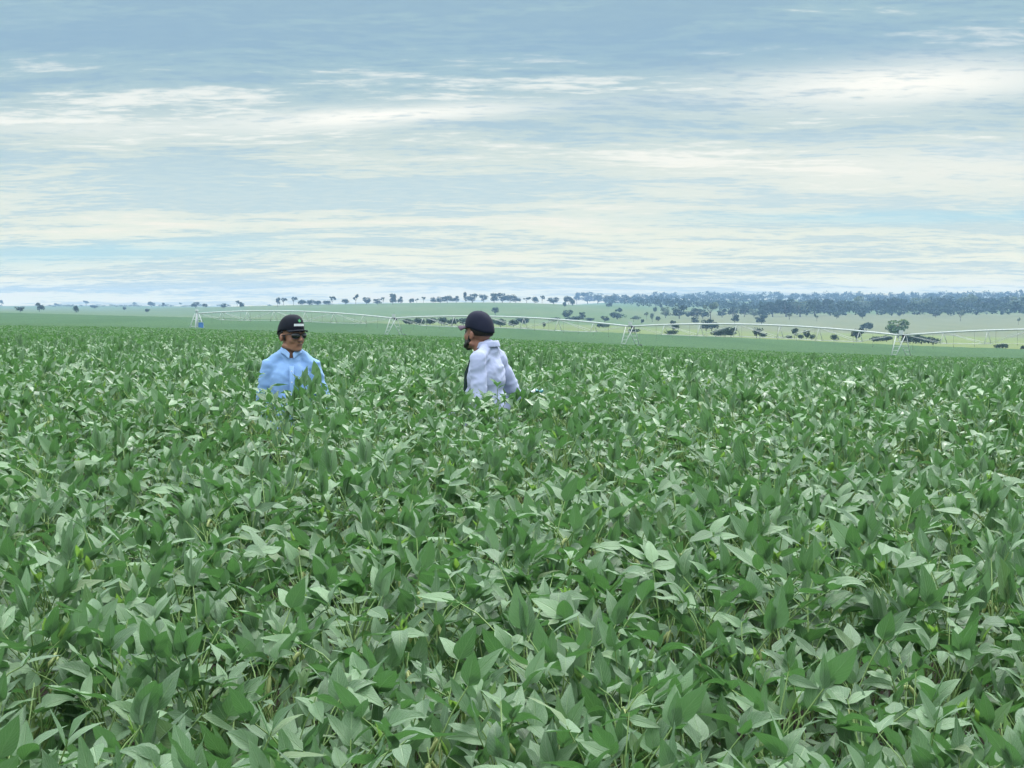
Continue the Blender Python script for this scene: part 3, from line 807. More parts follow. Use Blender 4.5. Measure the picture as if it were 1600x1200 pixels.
    # hair round the back and sides under the cap
    g = Geo(); V = []; N = 26; zr = [(1.648, .90), (1.625, .96), (1.60, .955), (spec['hair_low'], .88)]
    for z, k in zr:
        for q in range(N + 1):
            am = 1.35 if z < 1.61 else 1.75; a = -am + 2 * am * q / N     # measured from the nape
            zz = z
            V.append(h(math.sin(a) * .083 * k, .012 + math.cos(a) * .103 * k, zz))
    g.add(V, [(r * (N + 1) + q, r * (N + 1) + q + 1, (r + 1) * (N + 1) + q + 1, (r + 1) * (N + 1) + q) for r in range(3) for q in range(N)])
    o = g.build('hair', M_HAIR, root); m_ = o.modifiers.new('t', 'SOLIDIFY'); m_.thickness = .010; m_.offset = -1
    if spec['beard']:
        g = Geo()
        for s in (-1, 1):
            g.caps(h(s * .072, -.012, 1.585), h(s * .064, -.02, 1.54), .007, .016, 10, 8)
            g.caps(h(s * .063, -.02, 1.535), h(s * .030, -.076, 1.510), .021, .021, 12, 8)
            g.caps(h(s * .024, -.096, 1.552), h(s * .03, -.084, 1.53), .007, .009, 8, 6)
        for s in (-1, 1): g.ball(h(s * .046, -.044, 1.532), (.021, .032, .024), 12, 8, hr)
        g.ball(h(0, -.082, 1.502), (.031, .026, .025), 14, 10, hr); g.ball(h(0, -.101, 1.554), (.026, .006, .005), 10, 8, hr)
        link('beard', remeshed('beard', g, .005, 2), M_HAIR, root)
    else:
        for s in (-1, 1): Geo().caps(h(s * .074, -.018, 1.60), h(s * .071, -.022, 1.572), .008, .006, 8, 6).build('sideburn', M_HAIR, root)
    for s in (-1, 1):
        Geo().ball(h(s * .031, -.0835, 1.603), .0125, 12, 8).build('eye', M_WHITE, root)
        Geo().caps(h(s * .014, -.105, 1.632), h(s * .05, -.090, 1.634), .0042, .003, 8, 6).build('eyebrow', M_HAIR, root)
    # mouth line
    Geo().caps(h(-.02, -.1005, 1.5385), h(.02, -.1005, 1.5385), .0022, .0022, 8, 6).build('mouth', M_PLUM, root)
    # cap
    g = Geo(); V = []; N = 36; Mr = 12; hcap = spec['cap_h']; zb = spec['cap_z']
    for i in range(Mr + 1):
        th = (math.pi / 2) * i / Mr
        for q in range(N):
            a = 2 * math.pi * q / N
            seam = 1 - .012 * math.exp(-((((a + math.pi / 6) % (math.pi / 3)) - math.pi / 6) / .05) ** 2)
            st = math.sin(th) ** spec['cap_e']; ct = math.cos(th)
            tall = 1 + .05 * max(0, -math.cos(a)) * math.sin(2 * th)
            drop = .012 * (1 - math.cos(a + 0) * -1) * (i / Mr) if False else 0
            V.append(h(math.sin(a) * .083 * st * seam, .010 - .012 * ct + math.cos(a) * .105 * st * seam * tall, zb + hcap * ct * (1 - spec['rear'] * st * math.cos(a)) + (-spec['drop'] * (i / Mr) ** 2 * max(0, math.cos(a)))))
    g.add(V, [(i * N + q, (i + 1) * N + q, (i + 1) * N + (q + 1) % N, i * N + (q + 1) % N) for i in range(Mr) for q in range(N)])
    cap = g.build('cap', spec['cap'], root); m_ = cap.modifiers.new('t', 'SOLIDIFY'); m_.thickness = .004; m_.offset = -1
    Geo().ball(h(0, .01, zb + hcap + .001), (.008, .008, .005), 10, 6, hr).build('cap_button', spec['cap'], cap)
    g = Geo(); V = []; N = 16
    for r in range(6):
        for q in range(N + 1):
            s = -1 + 2 * q / N; a = s * 1.12; f = r / 5
            ext = f * spec['brim'] * (math.cos(a * .9) ** .5)
            x = math.sin(a) * (.080 + f * .004); y = .010 - math.cos(a) * .101 - ext
            V.append(h(x, y, zb + .004 - (s * s) * spec['brim_curve'] * f - f * spec['brim_drop']))
    g.add(V, [(r * (N + 1) + q, r * (N + 1) + q + 1, (r + 1) * (N + 1) + q + 1, (r + 1) * (N + 1) + q) for r in range(5) for q in range(N)])
    o = g.build('brim', spec['brim_m'], cap); m_ = o.modifiers.new('t', 'SOLIDIFY'); m_.thickness = .004
    if spec['logo']:
        # a strip of white lettering too small to read, and a green sprig above it
        def capskin(a, z, lift=.0065):
            ct = (z - zb) / hcap; th = math.acos(max(-1, min(1, ct))); st = math.sin(th) ** spec['cap_e']
            tall = 1 + .05 * math.cos(a) * math.sin(2 * th)
            return h(math.sin(a) * (.083 * st + lift), .010 - .012 * ct - math.cos(a) * (.105 * st * tall + lift), z + spec['rear'] * st * math.cos(a) * ct * hcap)
        g = Geo(); k = 11
        for q in range(k):
            aa = -.50 + 1.0 * q / k; ab = aa + 1.0 / k * .88
            g.add([capskin(aa, zb + .029), capskin(ab, zb + .029), capskin(ab, zb + .044), capskin(aa, zb + .044)], [(0, 1, 2, 3)])
        g.build('lettering', M_WHITE, cap)
        g = Geo()
        g.add([capskin(-.02, zb + .052), capskin(.16, zb + .060), capskin(.05, zb + .078), capskin(-.02, zb + .068)], [(0, 1, 2, 3)])
        g.add([capskin(-.03, zb + .052), capskin(-.03, zb + .066), capskin(-.12, zb + .074), capskin(-.14, zb + .060)], [(0, 1, 2, 3)])
        g.build('emblem', M_GREENP, cap)
    if spec['glasses']:
        gl = Geo()
        for s in (-1, 1):
            gl.tube([h(s * .066, -.088, 1.612), h(s * .078, -.05, 1.608), h(s * .081, .01, 1.603), h(s * .079, .03, 1.592)], .0028, 6)
        gl.tube([h(-.012, -.116, 1.609), h(0, -.121, 1.611), h(.012, -.116, 1.609)], .0026, 6)
        go = gl.build('sunglasses', M_BLACK, root)
        for s in (-1, 1):
            g = Geo(); V = []; n = 18
            for rg_ in (1.0, .55):
                for q in range(n):
                    a = 2 * math.pi * q / n; xx = .0275 * rg_ * math.copysign(abs(math.cos(a)) ** .8, math.cos(a)); zz = .020 * rg_ * math.copysign(abs(math.sin(a)) ** .8, math.sin(a))
                    X_ = s * (.038 + xx * 1.0); V.append(h(X_, -.119 + (abs(X_) ** 2) * 6.2 - (1 - rg_) * .006, 1.602 + zz - .004 * (xx * 30) * 0))
            V.append(h(s * .038, -.119 + .038 ** 2 * 6.2 - .005, 1.602))
            g.add(V, [(q, (q + 1) % n, n + (q + 1) % n, n + q) for q in range(n)] + [(n + q, n + (q + 1) % n, 2 * n) for q in range(n)])
            o = g.build('lens', M_LENS, go); m_ = o.modifiers.new('t', 'SOLIDIFY'); m_.thickness = .003
    return root
make_man('man in a light blue shirt, black cap and sunglasses standing chest-deep in the soybeans',
         (-1.545, 15.3, CZ - 1.79), R(8), R(33), R(0),
         dict(rear=.10, skin=M_SKIN, shirt=M_SHIRT_B, collar=M_COLLAR, fwd=.0, sink=.010, drop=.036, up=.068, cap=M_DARKCAP, brim_m=M_DARKCAP, cap_h=.108, cap_e=.72, cap_z=1.637, brim=.062, brim_curve=.012, brim_drop=.004,
              logo=True, glasses=True, beard=False, open=False, hair_low=1.575, seed=3.0,
              el_r=(-.205, .03, 1.08), wr_r=(-.18, -.13, .92), el_l=(.250, .02, 1.08), wr_l=(.26, -.10, .87)))
make_man('bearded man in a pale lilac shirt and navy cap looking away, elbow out behind him',
         (-.175, 14.9, CZ - 1.765), R(-114), R(-20), R(-5),
         dict(rear=.03, size=1.03, skin=M_SKIN2, shirt=M_SHIRT_W, collar=M_SHIRT_W, fwd=.065, sink=.058, drop=.024, up=.045, cap=M_NAVYCAP, brim_m=M_PLUM, cap_h=.112, cap_e=.85, cap_z=1.632, brim=.080, brim_curve=.024, brim_drop=.004,
              logo=False, glasses=False, beard=True, open=True, hair_low=1.588, seed=8.0,
              el_r=(-.275, .085, 1.13), wr_r=(-.17, .00, .99), el_l=(.215, .05, 1.07), wr_l=(.19, -.17, .98)))

# a scrap of teal and white plastic caught among the leaves
sr = empty('plastic_scrap', (.150, 14.0, float(canopy(.15, 14.0)) + .045), .4)
tag(sr, 'tiny teal and white plastic scrap caught in the leaves beside the lilac-shirted man', 'scrap')
for nm, col_, x0 in (('teal_end', (0.02, 0.17, 0.19), .0), ('white_end', (0.5, 0.55, 0.52), -.055)):
    mm, _t, _p = mat(nm + '_plastic', col_, .35)
    g = Geo(); V = []
    for r_ in range(3):
        for q in range(5): V.append((x0 + q * .0125, (r_ - 1) * .014, .008 * math.sin(q * 1.7 + r_) + .012 * (r_ == 1)))
    g.add(V, [(r_ * 5 + q, r_ * 5 + q + 1, (r_ + 1) * 5 + q + 1, (r_ + 1) * 5 + q) for r_ in range(2) for q in range(4)])
    o = g.build(nm, mm, sr); m_ = o.modifiers.new('t', 'SOLIDIFY'); m_.thickness = .003

# ------------------------------------------------------------------ centre pivot irrigation machine
M_HOSE = simple('grey_hose', (0.12, 0.13, 0.13), (0.18, 0.19, 0.19), 3)
TW = [(-60.4, 420), (-20.1, 372), (17.8, 330), (52.4, 295), (86.0, 258)]
pv = empty('center_pivot_irrigator', (TW[0][0], TW[0][1], float(ground(TW[0][0], TW[0][1]))))
tag(pv, 'long galvanised centre pivot irrigation machine standing across the far side of the soybean field', 'irrigation machine')
PO = Vector(pv.location)
def gz(x, y): return float(canopy(x, y)) - PLANT_H
tops = []
for k, (x, y) in enumerate(TW):
    tops.append(Vector((x, y, gz(x, y) + (3.75 if k == 0 else 4.0))) - PO)
RD = 1.0
for k in range(4):
    a, b = tops[k], tops[k + 1]; ax = (b - a); Ls = ax.length; axn = ax.normalized(); side = Vector((-ax.y, ax.x, 0)).normalized()
    arch = .85
    pos = lambda f: a + ax * f + Vector((0, 0, arch * 4 * f * (1 - f)))
    sp = Geo().tube([pos(i / 16) for i in range(17)], .112, 8).build('span', M_STEEL, pv)
    st = [.14, .28, .42, .58, .72, .86]
    nodes = []
    for f in st:
        p = pos(f); dep = 1.75 if .2 < f < .8 else 1.45
        n1, n2 = p + side * .75 - Vector((0, 0, dep)), p - side * .75 - Vector((0, 0, dep)); nodes.append((n1, n2))
        g = Geo(); g.tube([p, n1], .048, 5); g.tube([p, n2], .048, 5); g.tube([n1, n2], .035, 5); g.build('strut', M_STEEL, sp)
    g = Geo()
    for w_ in (0, 1):
        line = [pos(.015)] + [n[w_] for n in nodes] + [pos(.985)]
        for p, q in zip(line[:-1], line[1:]): g.tube([p, q], .022, 4)
        for i in range(len(nodes) - 1): 
            if i % 2 == 0: g.tube([pos(st[i]), nodes[i + 1][w_]], .028, 4)
            else: g.tube([pos(st[i + 1]), nodes[i][w_]], .028, 4)
    o = g.build('truss_rod', M_STEEL, sp); o['kind'] = 'stuff'
    nd = int(Ls / 3.2)
    hose = None
    for q in range(nd):
        f = (q + .5) / nd; p = pos(f)
        if hose is None:
            g = Geo(); g.tube([(0, 0, 0), (.12, 0, .22), (.22, 0, .05), (.24, 0, -1.9)], .013, 5); g.ball((.24, 0, -1.95), (.07, .07, .05), 8, 6)
            hose = g.mesh('drop_hose'); hose.materials.append(M_HOSE)
        o = link('drop_hose', hose, None, sp); o.location = p
for k, (x, y) in enumerate(TW):
    top = tops[k]
    base = Vector((x, y, gz(x, y))) - PO
    if k < 4: ax = (tops[k + 1] - tops[k])
    axn = Vector((ax.x, ax.y, 0)).normalized(); side = Vector((-axn.y, axn.x, 0))
    if k == 0:
        tw = empty('pivot_tower'); tw.parent = pv
        for sx_ in (-1, 1):
            for sy_ in (-1, 1):
                Geo().tube([top + axn * sx_ * .25 + side * sy_ * .25, base + axn * sx_ * 1.25 + side * sy_ * 1.25], .085, 6).build('leg', M_STEEL, tw)
        for zf in (.35, .7):
            g = Geo(); c = [(base.lerp(top, zf)) + axn * sx_ * (1.25 - 1.0 * zf) + side * sy_ * (1.25 - 1.0 * zf) for sx_, sy_ in ((-1, -1), (1, -1), (1, 1), (-1, 1))]
            for q in range(4): g.tube([c[q], c[(q + 1) % 4]], .045, 5)
            g.build('cross_brace', M_STEEL, tw)
        Geo().tube([base, top + Vector((0, 0, .35))], .11, 8).build('riser_pipe', M_STEEL, tw)
        Geo().box(base + axn * 1.3 + side * .1 + Vector((0, 0, 1.45)), (.9, .5, 1.2)).build('control_panel', M_BLUE, tw, False)
        Geo().tube([top + Vector((0, 0, .3)), top + Vector((0, 0, .75))], .3, 10).build('swivel', M_STEEL, tw)
        continue
    tw = empty('drive_tower'); tw.parent = pv
    bl = 1.9
    for s in (-1, 1):
        foot = base + side * s * bl + Vector((0, 0, .75))
        for e in (-1, 1):
            g = Geo(); g.tube([top + axn * e * .95 * .8 + side * s * .12 - Vector((0, 0, .02)), foot + axn * e * .28], .06, 5); g.build('leg', M_STEEL, tw)
        g = Geo()
        for f in (.25, .45, .62, .78, .9):
            p = (top + side * s * .12).lerp(foot, f); w_ = .76 + (.28 - .76) * f
            g.tube([p - axn * w_, p + axn * w_], .028, 4)
        g.build('cross_brace', M_STEEL, tw)['kind'] = 'stuff'
        # wheel
        wc = base + side * s * (bl + .35) + Vector((0, 0, .62)); q = side.cross(Vector((0, 0, 1))); V = []; N = 20
        g = Geo()
        for (rr_, hw) in ((.62, -.14), (.62, .14), (.40, .10), (.40, -.10)):
            for i in range(N):
                an = 2 * math.pi * i / N; r2 = rr_ + (.03 if rr_ > .5 and i % 2 else 0)
                V.append(wc + side * math.cos(an) * r2 + Vector((0, 0, math.sin(an) * r2)) + axn * hw)
        g.add(V, [(r_ * N + i, r_ * N + (i + 1) % N, ((r_ + 1) % 4) * N + (i + 1) % N, ((r_ + 1) % 4) * N + i) for r_ in range(4) for i in range(N)])
        wo = g.build('wheel', M_BLACK, tw)
        g = Geo(); g.tube([wc - axn * .06, wc + axn * .06], .40, 14); g.build('rim', M_STEEL, wo)
    Geo().tube([base - side * (bl + .1) + Vector((0, 0, .78)), base + side * (bl + .1) + Vector((0, 0, .78))], .10, 6).build('base_beam', M_STEEL, tw)
    Geo().box(top + Vector((0, 0, .38)), (.55, .45, .6)).build('control_box', M_STEEL, tw, False)
    Geo().box(top + axn * .5 + Vector((0, 0, -.12)), (.5, .4, .4)).build('joint', M_BLACK, tw, False)

# ------------------------------------------------------------------ trees and shrubs beyond the field
def foliage_mat(name, c1, c2):
    m, t, p = mat(name, rough=.8, spec=.2)
    at = t.new('ShaderNodeAttribute', attribute_name='rnd'); oi = t.new('ShaderNodeObjectInfo')
    r = t.math('FRACT', t.math('ADD', at.outputs['Fac'], t.math('MULTIPLY', oi.outputs['Random'], .6)))
    t.l.new(t.mix(r, (*c1, 1), (*c2, 1)), p.inputs['Base Color'])
    tr = t.new('ShaderNodeBsdfTranslucent'); tr.inputs[0].default_value = (c2[0] * 1.2, c2[1] * 1.4, c2[2], 1)
    ms = t.new('ShaderNodeMixShader'); ms.inputs[0].default_value = .15
    t.l.new(p.outputs[0], ms.inputs[1]); t.l.new(tr.outputs[0], ms.inputs[2]); t.l.new(ms.outputs[0], t.n['Material Output'].inputs[0])
    return m
M_TD = foliage_mat('dark_tree_foliage', (0.011, 0.028, 0.016), (0.026, 0.054, 0.027))
M_TG = foliage_mat('grey_green_foliage', (0.07, 0.11, 0.065), (0.13, 0.165, 0.10))
M_TL = foliage_mat('light_tree_foliage', (0.05, 0.10, 0.028), (0.10, 0.16, 0.045))
def crown_arrays(kind, seed, n):
    """leaf clumps filling lobes; unit tree: height 1, crown about 1 wide; returns quads"""
    rg = np.random.default_rng(seed)
    if kind == 'bush': lobes = [((rg.uniform(-.3, .3), rg.uniform(-.3, .3), rg.uniform(.25, .5)), rg.uniform(.22, .36)) for _ in range(7)]
    elif kind == 'sparse': lobes = [((rg.uniform(-.36, .36), rg.uniform(-.3, .3), rg.uniform(.6, .9)), rg.uniform(.08, .15)) for _ in range(9)]
    elif kind == 'tall': lobes = [((rg.uniform(-.22, .22), rg.uniform(-.2, .2), rg.uniform(.4, .85)), rg.uniform(.14, .24)) for _ in range(10)]
    else: lobes = [((.34 * math.cos(a) * rg.uniform(.3, 1), .34 * math.sin(a) * rg.uniform(.3, 1), rg.uniform(.24, .78)), rg.uniform(.14, .24)) for a in rg.uniform(0, 6.28, 14)]
    L = rg.integers(0, len(lobes), n); C = np.array([l[0] for l in lobes])[L]; Rr = np.array([l[1] for l in lobes])[L]
    d = rg.normal(size=(n, 3)); d /= np.linalg.norm(d, axis=1)[:, None]
    P = C + d * (Rr * rg.uniform(.45, 1.0, n) ** .5)[:, None] * np.array([1, 1, .78]); P[:, 2] = np.maximum(P[:, 2], .03)
    nn = d + rg.normal(0, .5, (n, 3)); nn /= np.linalg.norm(nn, axis=1)[:, None]
    a = np.cross(nn, rg.normal(size=(n, 3))); a /= np.linalg.norm(a, axis=1)[:, None]; b = np.cross(nn, a)
    s = rg.uniform(.03, .06, n)[:, None] * (1.6 if n < 300 else 1.0)
    V = np.stack([P + a * s, P + b * s, P - a * s, P - b * s * .8], 1)
    V[:, :, 2] /= max(V[:, :, 2].max(), .1)
    rnd = np.repeat(np.clip(rg.uniform(0, 1, len(lobes))[L] * .6 + rg.uniform(0, .4, n), 0, .999), 4)
    return V.reshape(-1, 3), rnd
CROWNS = {}; TRUNKS = {}
for kind in ('round', 'bush', 'sparse', 'tall'):
    for v in range(4):
        V, rn = crown_arrays(kind, 40 + v + 10 * len(kind), 620 if kind != 'sparse' else 260)
        n = len(V) // 4
        CROWNS[kind, v] = (V, rn, n)
        g = Geo(); rg = random.Random(v)
        if kind == 'bush': g.tube([(0, 0, 0), (.02, 0, .2), (.05, .02, .4)], [.03, .02, .01], 5)
        else:
            fk = .34; g.tube([(0, 0, -.04), (.01, 0, fk * .5), (0, .01, fk)], [.035, .028, .022], 6)
            for q in range(5):
                a = rg.uniform(0, 6.28); r_ = rg.uniform(.15, .33) * (.7 if kind == 'tall' else 1); g.tube([(0, .01, fk - .02), (math.cos(a) * r_ * .45, math.sin(a) * r_ * .45, .52), (math.cos(a) * r_, math.sin(a) * r_, rg.uniform(.62, .82))], [.018, .012, .005], 4)
        tm = g.mesh('trunk'); tm.materials.append(M_BARK); TRUNKS[kind, v] = tm
CROWN_ME = {}
def crown_me(kind, v, m):
    key = (kind, v, m.name)
    if key not in CROWN_ME:
        V, rn, n = CROWNS[kind, v]
        me = np_mesh('crown', V, np.full(n, 4), np.arange(n * 4), smooth=False, rnd=rn); me.materials.append(m); CROWN_ME[key] = me
    return CROWN_ME[key]
def ground_at(u, ybase, dmax=4200, dmin=None):
    """first distance past the field at which the land shows at this bearing and drop"""
    vb = ybase - 480
    d0 = float(ui(np.array([u]), D_E)[0]) * 1.13 if dmin is None else dmin
    dd = np.geomspace(d0, dmax, 700); x = (u - 800) / F * dd
    v = -(ground(x, dd) - CZ) / dd * F
    ok = np.where(v <= vb)[0]
    k = ok[0] if len(ok) else int(np.argmin(v))
    return float(x[k]), float(dd[k]), float(ground(x[k], dd[k]))
rt = random.Random(9)
def tree(u, yb, hp, wp, kind, label, m=None, group=None, name=None):
    x, d, z = ground_at(u, yb); H = hp / F * d * (1.5 if kind == 'bush' else 1.2); Wd = wp / F * d * (1.25 if kind != 'bush' else 1.1); v = rt.randrange(4)
    root = empty(name or ('shrub' if kind == 'bush' else 'tree'), (x, d, z - .02), rt.uniform(0, 6.28)); root.scale = (Wd, Wd, H)
    tag(root, label, 'shrub' if kind == 'bush' else 'tree', group)
    link('trunk', TRUNKS[kind, v], None, root)
    link('crown', crown_me(kind, v, m or M_TD), None, root)
ORD = 'first second third fourth fifth sixth seventh eighth ninth tenth eleventh twelfth thirteenth fourteenth fifteenth sixteenth seventeenth eighteenth nineteenth twentieth twenty-first twenty-second twenty-third twenty-fourth twenty-fifth twenty-sixth twenty-seventh twenty-eighth'.split()
def row(items, where, group, m=None):
    items = sorted(items, key=lambda q: q[0])
    look = {'round': 'rounded', 'bush': 'low', 'sparse': 'thin open', 'tall': 'tall narrow'}
    for k, it in enumerate(items):
        tree(*it[:5], f'{look[it[4]]} {"shrub" if it[4] == "bush" else "tree"} {where}, {ORD[k]} from the left', it[5] if len(it) > 5 else m, group)
row([(3, 477.5, 8, 7, 'tall'), (32, 488, 8, 14, 'round'), (62, 487, 12, 13, 'round'), (88, 477, 3, 6, 'bush'), (118, 489, 8, 10, 'bush'), (135, 478, 7, 12, 'sparse'), (148, 482, 4, 12, 'bush'),
     (195, 485, 4, 6, 'bush'), (210, 477, 5, 7, 'sparse'), (230, 488, 4, 8, 'bush'), (237, 480, 8, 12, 'round'), (256, 481, 7, 6, 'tall'), (283, 477, 5, 5, 'sparse'), (306, 481, 8, 13, 'round'),
     (321, 481, 6, 8, 'round'), (350, 482, 7, 9, 'round'), (371, 478, 8, 8, 'sparse'), (377, 481, 8, 10, 'round')],
    'on the hazy plain over the far field edge', 'scattered trees on the hazy plain')
row([(434, 480, 13, 9, 'tall'), (443, 476, 10, 9, 'sparse'), (459, 476, 11, 9, 'sparse'), (472, 477, 6, 14, 'bush'), (484, 477, 6, 14, 'bush'), (497, 477, 5, 14, 'bush'), (510, 477, 5, 12, 'bush'), (519, 477, 12, 10, 'sparse'), (540, 476, 8, 14, 'round'), (556, 476, 14, 10, 'sparse'), (573, 476, 10, 14, 'round'),
     (590, 476, 8, 12, 'round'), (599, 476, 10, 6, 'sparse'), (614, 476, 15, 13, 'round'), (626, 475, 10, 9, 'round'), (643, 475, 8, 8, 'round'), (651, 473, 6, 6, 'sparse'), (662, 473, 8, 7, 'sparse'), (677, 474, 8, 10, 'round'), (688, 474, 9, 14, 'round'), (699, 474, 11, 14, 'round'), (713, 473, 9, 12, 'round')],
    'on the skyline between the two caps', 'trees along the grassy skyline ridge')
row([(727, 472, 14, 8, 'tall'), (738, 473, 12, 20, 'round'), (756, 472, 11, 13, 'round'), (772, 473, 13, 15, 'round'), (785, 473, 13, 20, 'round'), (797, 473, 11, 13, 'round'), (806, 473, 9, 14, 'round'), (823, 471, 8, 12, 'sparse'), (835, 473, 7, 12, 'bush'),
     (847, 471, 11, 7, 'sparse'), (865, 471, 9, 20, 'round'), (882, 480, 6, 7, 'bush'), (889, 474, 12, 15, 'round'), (894, 478, 7, 9, 'bush'), (901, 474, 16, 12, 'tall'), (918, 474, 16, 20, 'round'), (934, 475, 14, 18, 'round'), (951, 480, 5, 9, 'bush'), (953, 476, 13, 18, 'round')],
    'on the skyline ridge over the lilac shirt', 'trees along the grassy skyline ridge')
row([(774, 492, 11, 12, 'round'), (820, 507, 7, 14, 'bush'), (850, 514, 9, 7, 'tall'), (815, 505, 6, 22, 'bush'), (866, 503, 5, 18, 'bush'), (887, 498, 12, 18, 'round'), (900, 501, 5, 26, 'bush'), (910, 498, 9, 10, 'round'), (922, 502, 4, 16, 'bush'), (943, 512, 5, 18, 'bush'), (945, 503, 8, 14, 'round'), (965, 499, 8, 22, 'bush'), (968, 495, 12, 12, 'sparse')],
    'on the green slope beyond the irrigation pipe', 'trees on the green slope')
row([(640, 508, 7, 18, 'bush'), (655, 508, 8, 16, 'bush'), (672, 508, 8, 20, 'bush'), (690, 509, 9, 20, 'bush'), (706, 509, 8, 18, 'bush'), (724, 510, 9, 20, 'bush'), (742, 510, 8, 18, 'bush'), (762, 511, 9, 20, 'bush'), (782, 511, 9, 20, 'bush'), (802, 511, 8, 18, 'bush')],
    'in the dark hedge just past the field', 'shrubs of the dark hedge')
row([(990, 503, 7, 9, 'sparse', M_TG), (997, 500, 5, 12, 'bush', M_TG), (1004, 506, 5, 5, 'bush'), (1010, 499, 10, 7, 'sparse', M_TG), (1019, 503, 12, 9, 'tall', M_TG), (1028, 503, 8, 8, 'round'), (1023, 491, 10, 7, 'tall'), (1032, 483, 6, 5, 'bush'),
     (1040, 497, 15, 14, 'round', M_TG), (1061, 498, 19, 24, 'round'), (1084, 498, 14, 24, 'round'), (1098, 498, 13, 18, 'round'), (1110, 498, 22, 24, 'sparse', M_TG), (1128, 496, 12, 16, 'round'), (1145, 495, 14, 18, 'round'), (1163, 495, 16, 18, 'round'), (1178, 496, 12, 16, 'round', M_TG), (1192, 498, 16, 18, 'round')],
    'in the dark grove in the valley', 'trees of the grove in the valley')
row([(992, 521, 5, 18, 'bush'), (1048, 524, 6, 20, 'bush'), (1053, 518, 15, 14, 'round'), (1086, 506, 9, 12, 'round'), (1103, 517, 15, 17, 'round'), (1112, 517, 16, 18, 'round'), (1118, 526, 8, 24, 'bush'), (1133, 526, 10, 24, 'bush'), (1142, 527, 14, 16, 'round'), (1148, 508, 14, 14, 'tall'), (1182, 528, 14, 16, 'round'), (1192, 528, 6, 14, 'bush'), (1190, 507, 13, 20, 'round'),
     (1232, 530, 4, 10, 'bush'), (1241, 529, 14, 13, 'tall'), (1250, 530, 5, 12, 'bush'), (1260, 530, 12, 12, 'round'), (1268, 531, 6, 10, 'bush'), (1302, 533, 7, 14, 'bush'), (1338, 532, 16, 22, 'round'), (1353, 519, 14, 20, 'round'), (1365, 534, 6, 26, 'bush')],
    'on the yellow pasture', 'trees and shrubs on the yellow-green pasture')
tree(1403, 528, 25, 38, 'round', 'big spreading green tree behind the irrigation tower, the largest crown on the pasture', M_TL)
row([(1385, 534, 7, 20, 'bush'), (1422, 537, 11, 22, 'bush'), (1440, 538, 11, 24, 'bush'), (1458, 539, 9, 24, 'bush'), (1563, 545, 6, 20, 'bush'), (1600, 547, 5, 12, 'bush')],
    'along the field edge past the largest tree', 'shrubs along the field edge')
row([(1233, 499, 9, 18, 'sparse', M_TG), (1276, 502, 9, 7, 'sparse', M_TG), (1307, 498, 8, 11, 'round'), (1347, 498, 12, 14, 'round'), (1405, 495, 6, 7, 'bush'), (1462, 496, 8, 16, 'round'), (1500, 502, 15, 14, 'sparse', M_TG), (1591, 508, 10, 5, 'sparse', M_TG)],
    'apart on the straw-coloured slope', 'trees standing apart on the straw slope')
fr_ = [(1207, 495, 20, 22), (1228, 495, 24, 26), (1250, 495, 21, 26), (1273, 494, 24, 30), (1297, 493, 22, 26), (1320, 492, 21, 26), (1345, 491, 24, 28), (1370, 491, 22, 26), (1392, 490, 23, 26), (1412, 490, 20, 24), (1436, 491, 22, 28), (1455, 489, 17, 22), (1472, 488, 22, 30), (1490, 490, 18, 22), (1507, 489, 25, 30), (1535, 487, 19, 28), (1552, 487, 19, 22), (1570, 487, 22, 30), (1592, 489, 23, 30), (1612, 489, 22, 26)]
row([(u, y, h_, w_ * 1.15, 'round', (M_TG if k % 4 == 2 else M_TD)) for k, (u, y, h_, w_) in enumerate(fr_)], 'in the front rank of the dark woodland', 'front rank of the woodland')
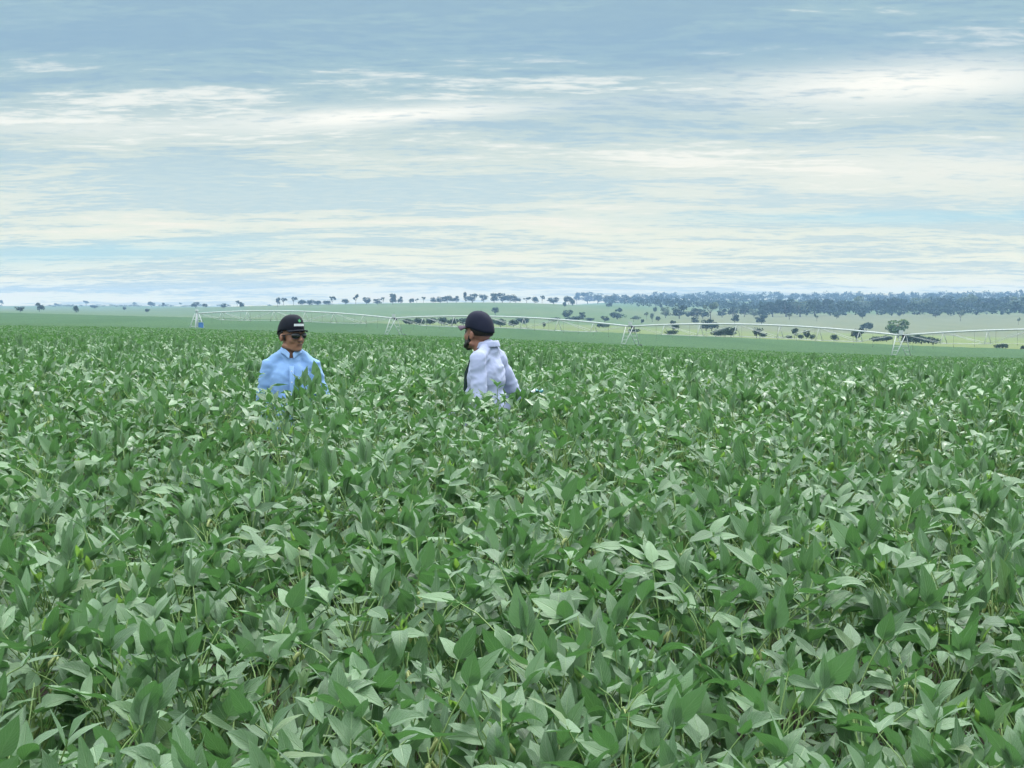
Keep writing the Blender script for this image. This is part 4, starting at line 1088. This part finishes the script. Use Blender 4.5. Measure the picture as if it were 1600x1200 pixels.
# the wood behind, one mass up to the blue ridge
rg = np.random.default_rng(3)
Vs, Rn = [], []; cnt = 0
def wood(u, d, Hm, Wm, q):
    global cnt
    x = (u - 800) / F * d; z = float(ground(x, d))
    V, rn = crown_arrays('round', 900 + q % 24, 90)
    th = rg.uniform(0, 6.28); c, s = math.cos(th), math.sin(th)
    V = V * np.array([Wm, Wm, Hm]); V = np.stack([V[:, 0] * c - V[:, 1] * s + x, V[:, 0] * s + V[:, 1] * c + d, V[:, 2] + z], 1)
    Vs.append(V); Rn.append(rn); cnt += 1
q = 0
for (d, u0, u1, step, hh) in [(1900, 1195, 1900, 13, 11), (2060, 1160, 1900, 14, 10), (2250, 1000, 1950, 12, 9.5), (2450, 975, 1950, 13, 9), (2700, 960, 1950, 12, 9), (3000, 950, 1950, 11, 10), (3350, 945, 1980, 10, 11), (3700, 950, 2000, 9, 12), (4000, 940, 2000, 8, 13)]:
    u = u0
    while u < u1:
        gapn = mnoise.noise(Vector((u * .012, d * .003, 0)))
        if not (gapn > .38 and 2100 < d < 2600):
            wood(u + rg.uniform(-4, 4), d + rg.uniform(-60, 60), hh * rg.uniform(.75, 1.3), hh * rg.uniform(1.1, 1.7), q); q += 1
        u += step * rg.uniform(.6, 1.4)
for u in np.arange(-300, 440, 7):      # far blue tree line on the plain
    if rg.uniform() < .55: wood(u, 3500 + rg.uniform(-200, 200), rg.uniform(2.5, 5), rg.uniform(8, 16), q); q += 1
Vw = np.concatenate(Vs); nq = len(Vw) // 4
me = np_mesh('distant_woodland', Vw, np.full(nq, 4), np.arange(nq * 4), smooth=False, rnd=np.concatenate(Rn)); me.materials.append(M_TD)
tag(link('distant_woodland', me), 'blue hazy woodland massed up to the skyline', 'woodland', kind='stuff')

# ------------------------------------------------------------------ the air between
zlo = float(min(V[:, 2].min() for V in [np.stack([X.ravel(), Y.ravel(), Zg.ravel()], 1)])) - 1.0
zhi = max(float(Zg.max()), CZ) + 22
g = Geo(); g.box((0, 0, (zlo + zhi) / 2), (9260, 9260, zhi - zlo))
hz = g.build('haze', None, None, False)
m = bpy.data.materials.new('pale_air'); m.use_nodes = True; t = NT(m.node_tree); t.n.clear()
o_ = t.new('ShaderNodeOutputMaterial'); pvv = t.new('ShaderNodeVolumePrincipled')
pvv.inputs['Density'].default_value = HAZE_D; pvv.inputs['Color'].default_value = HAZE_C; pvv.inputs['Anisotropy'].default_value = 0.0
t.l.new(pvv.outputs[0], o_.inputs['Volume']); hz.data.materials.append(m)
tag(hz, 'thin blue haze over the whole plain', 'haze', kind='stuff')
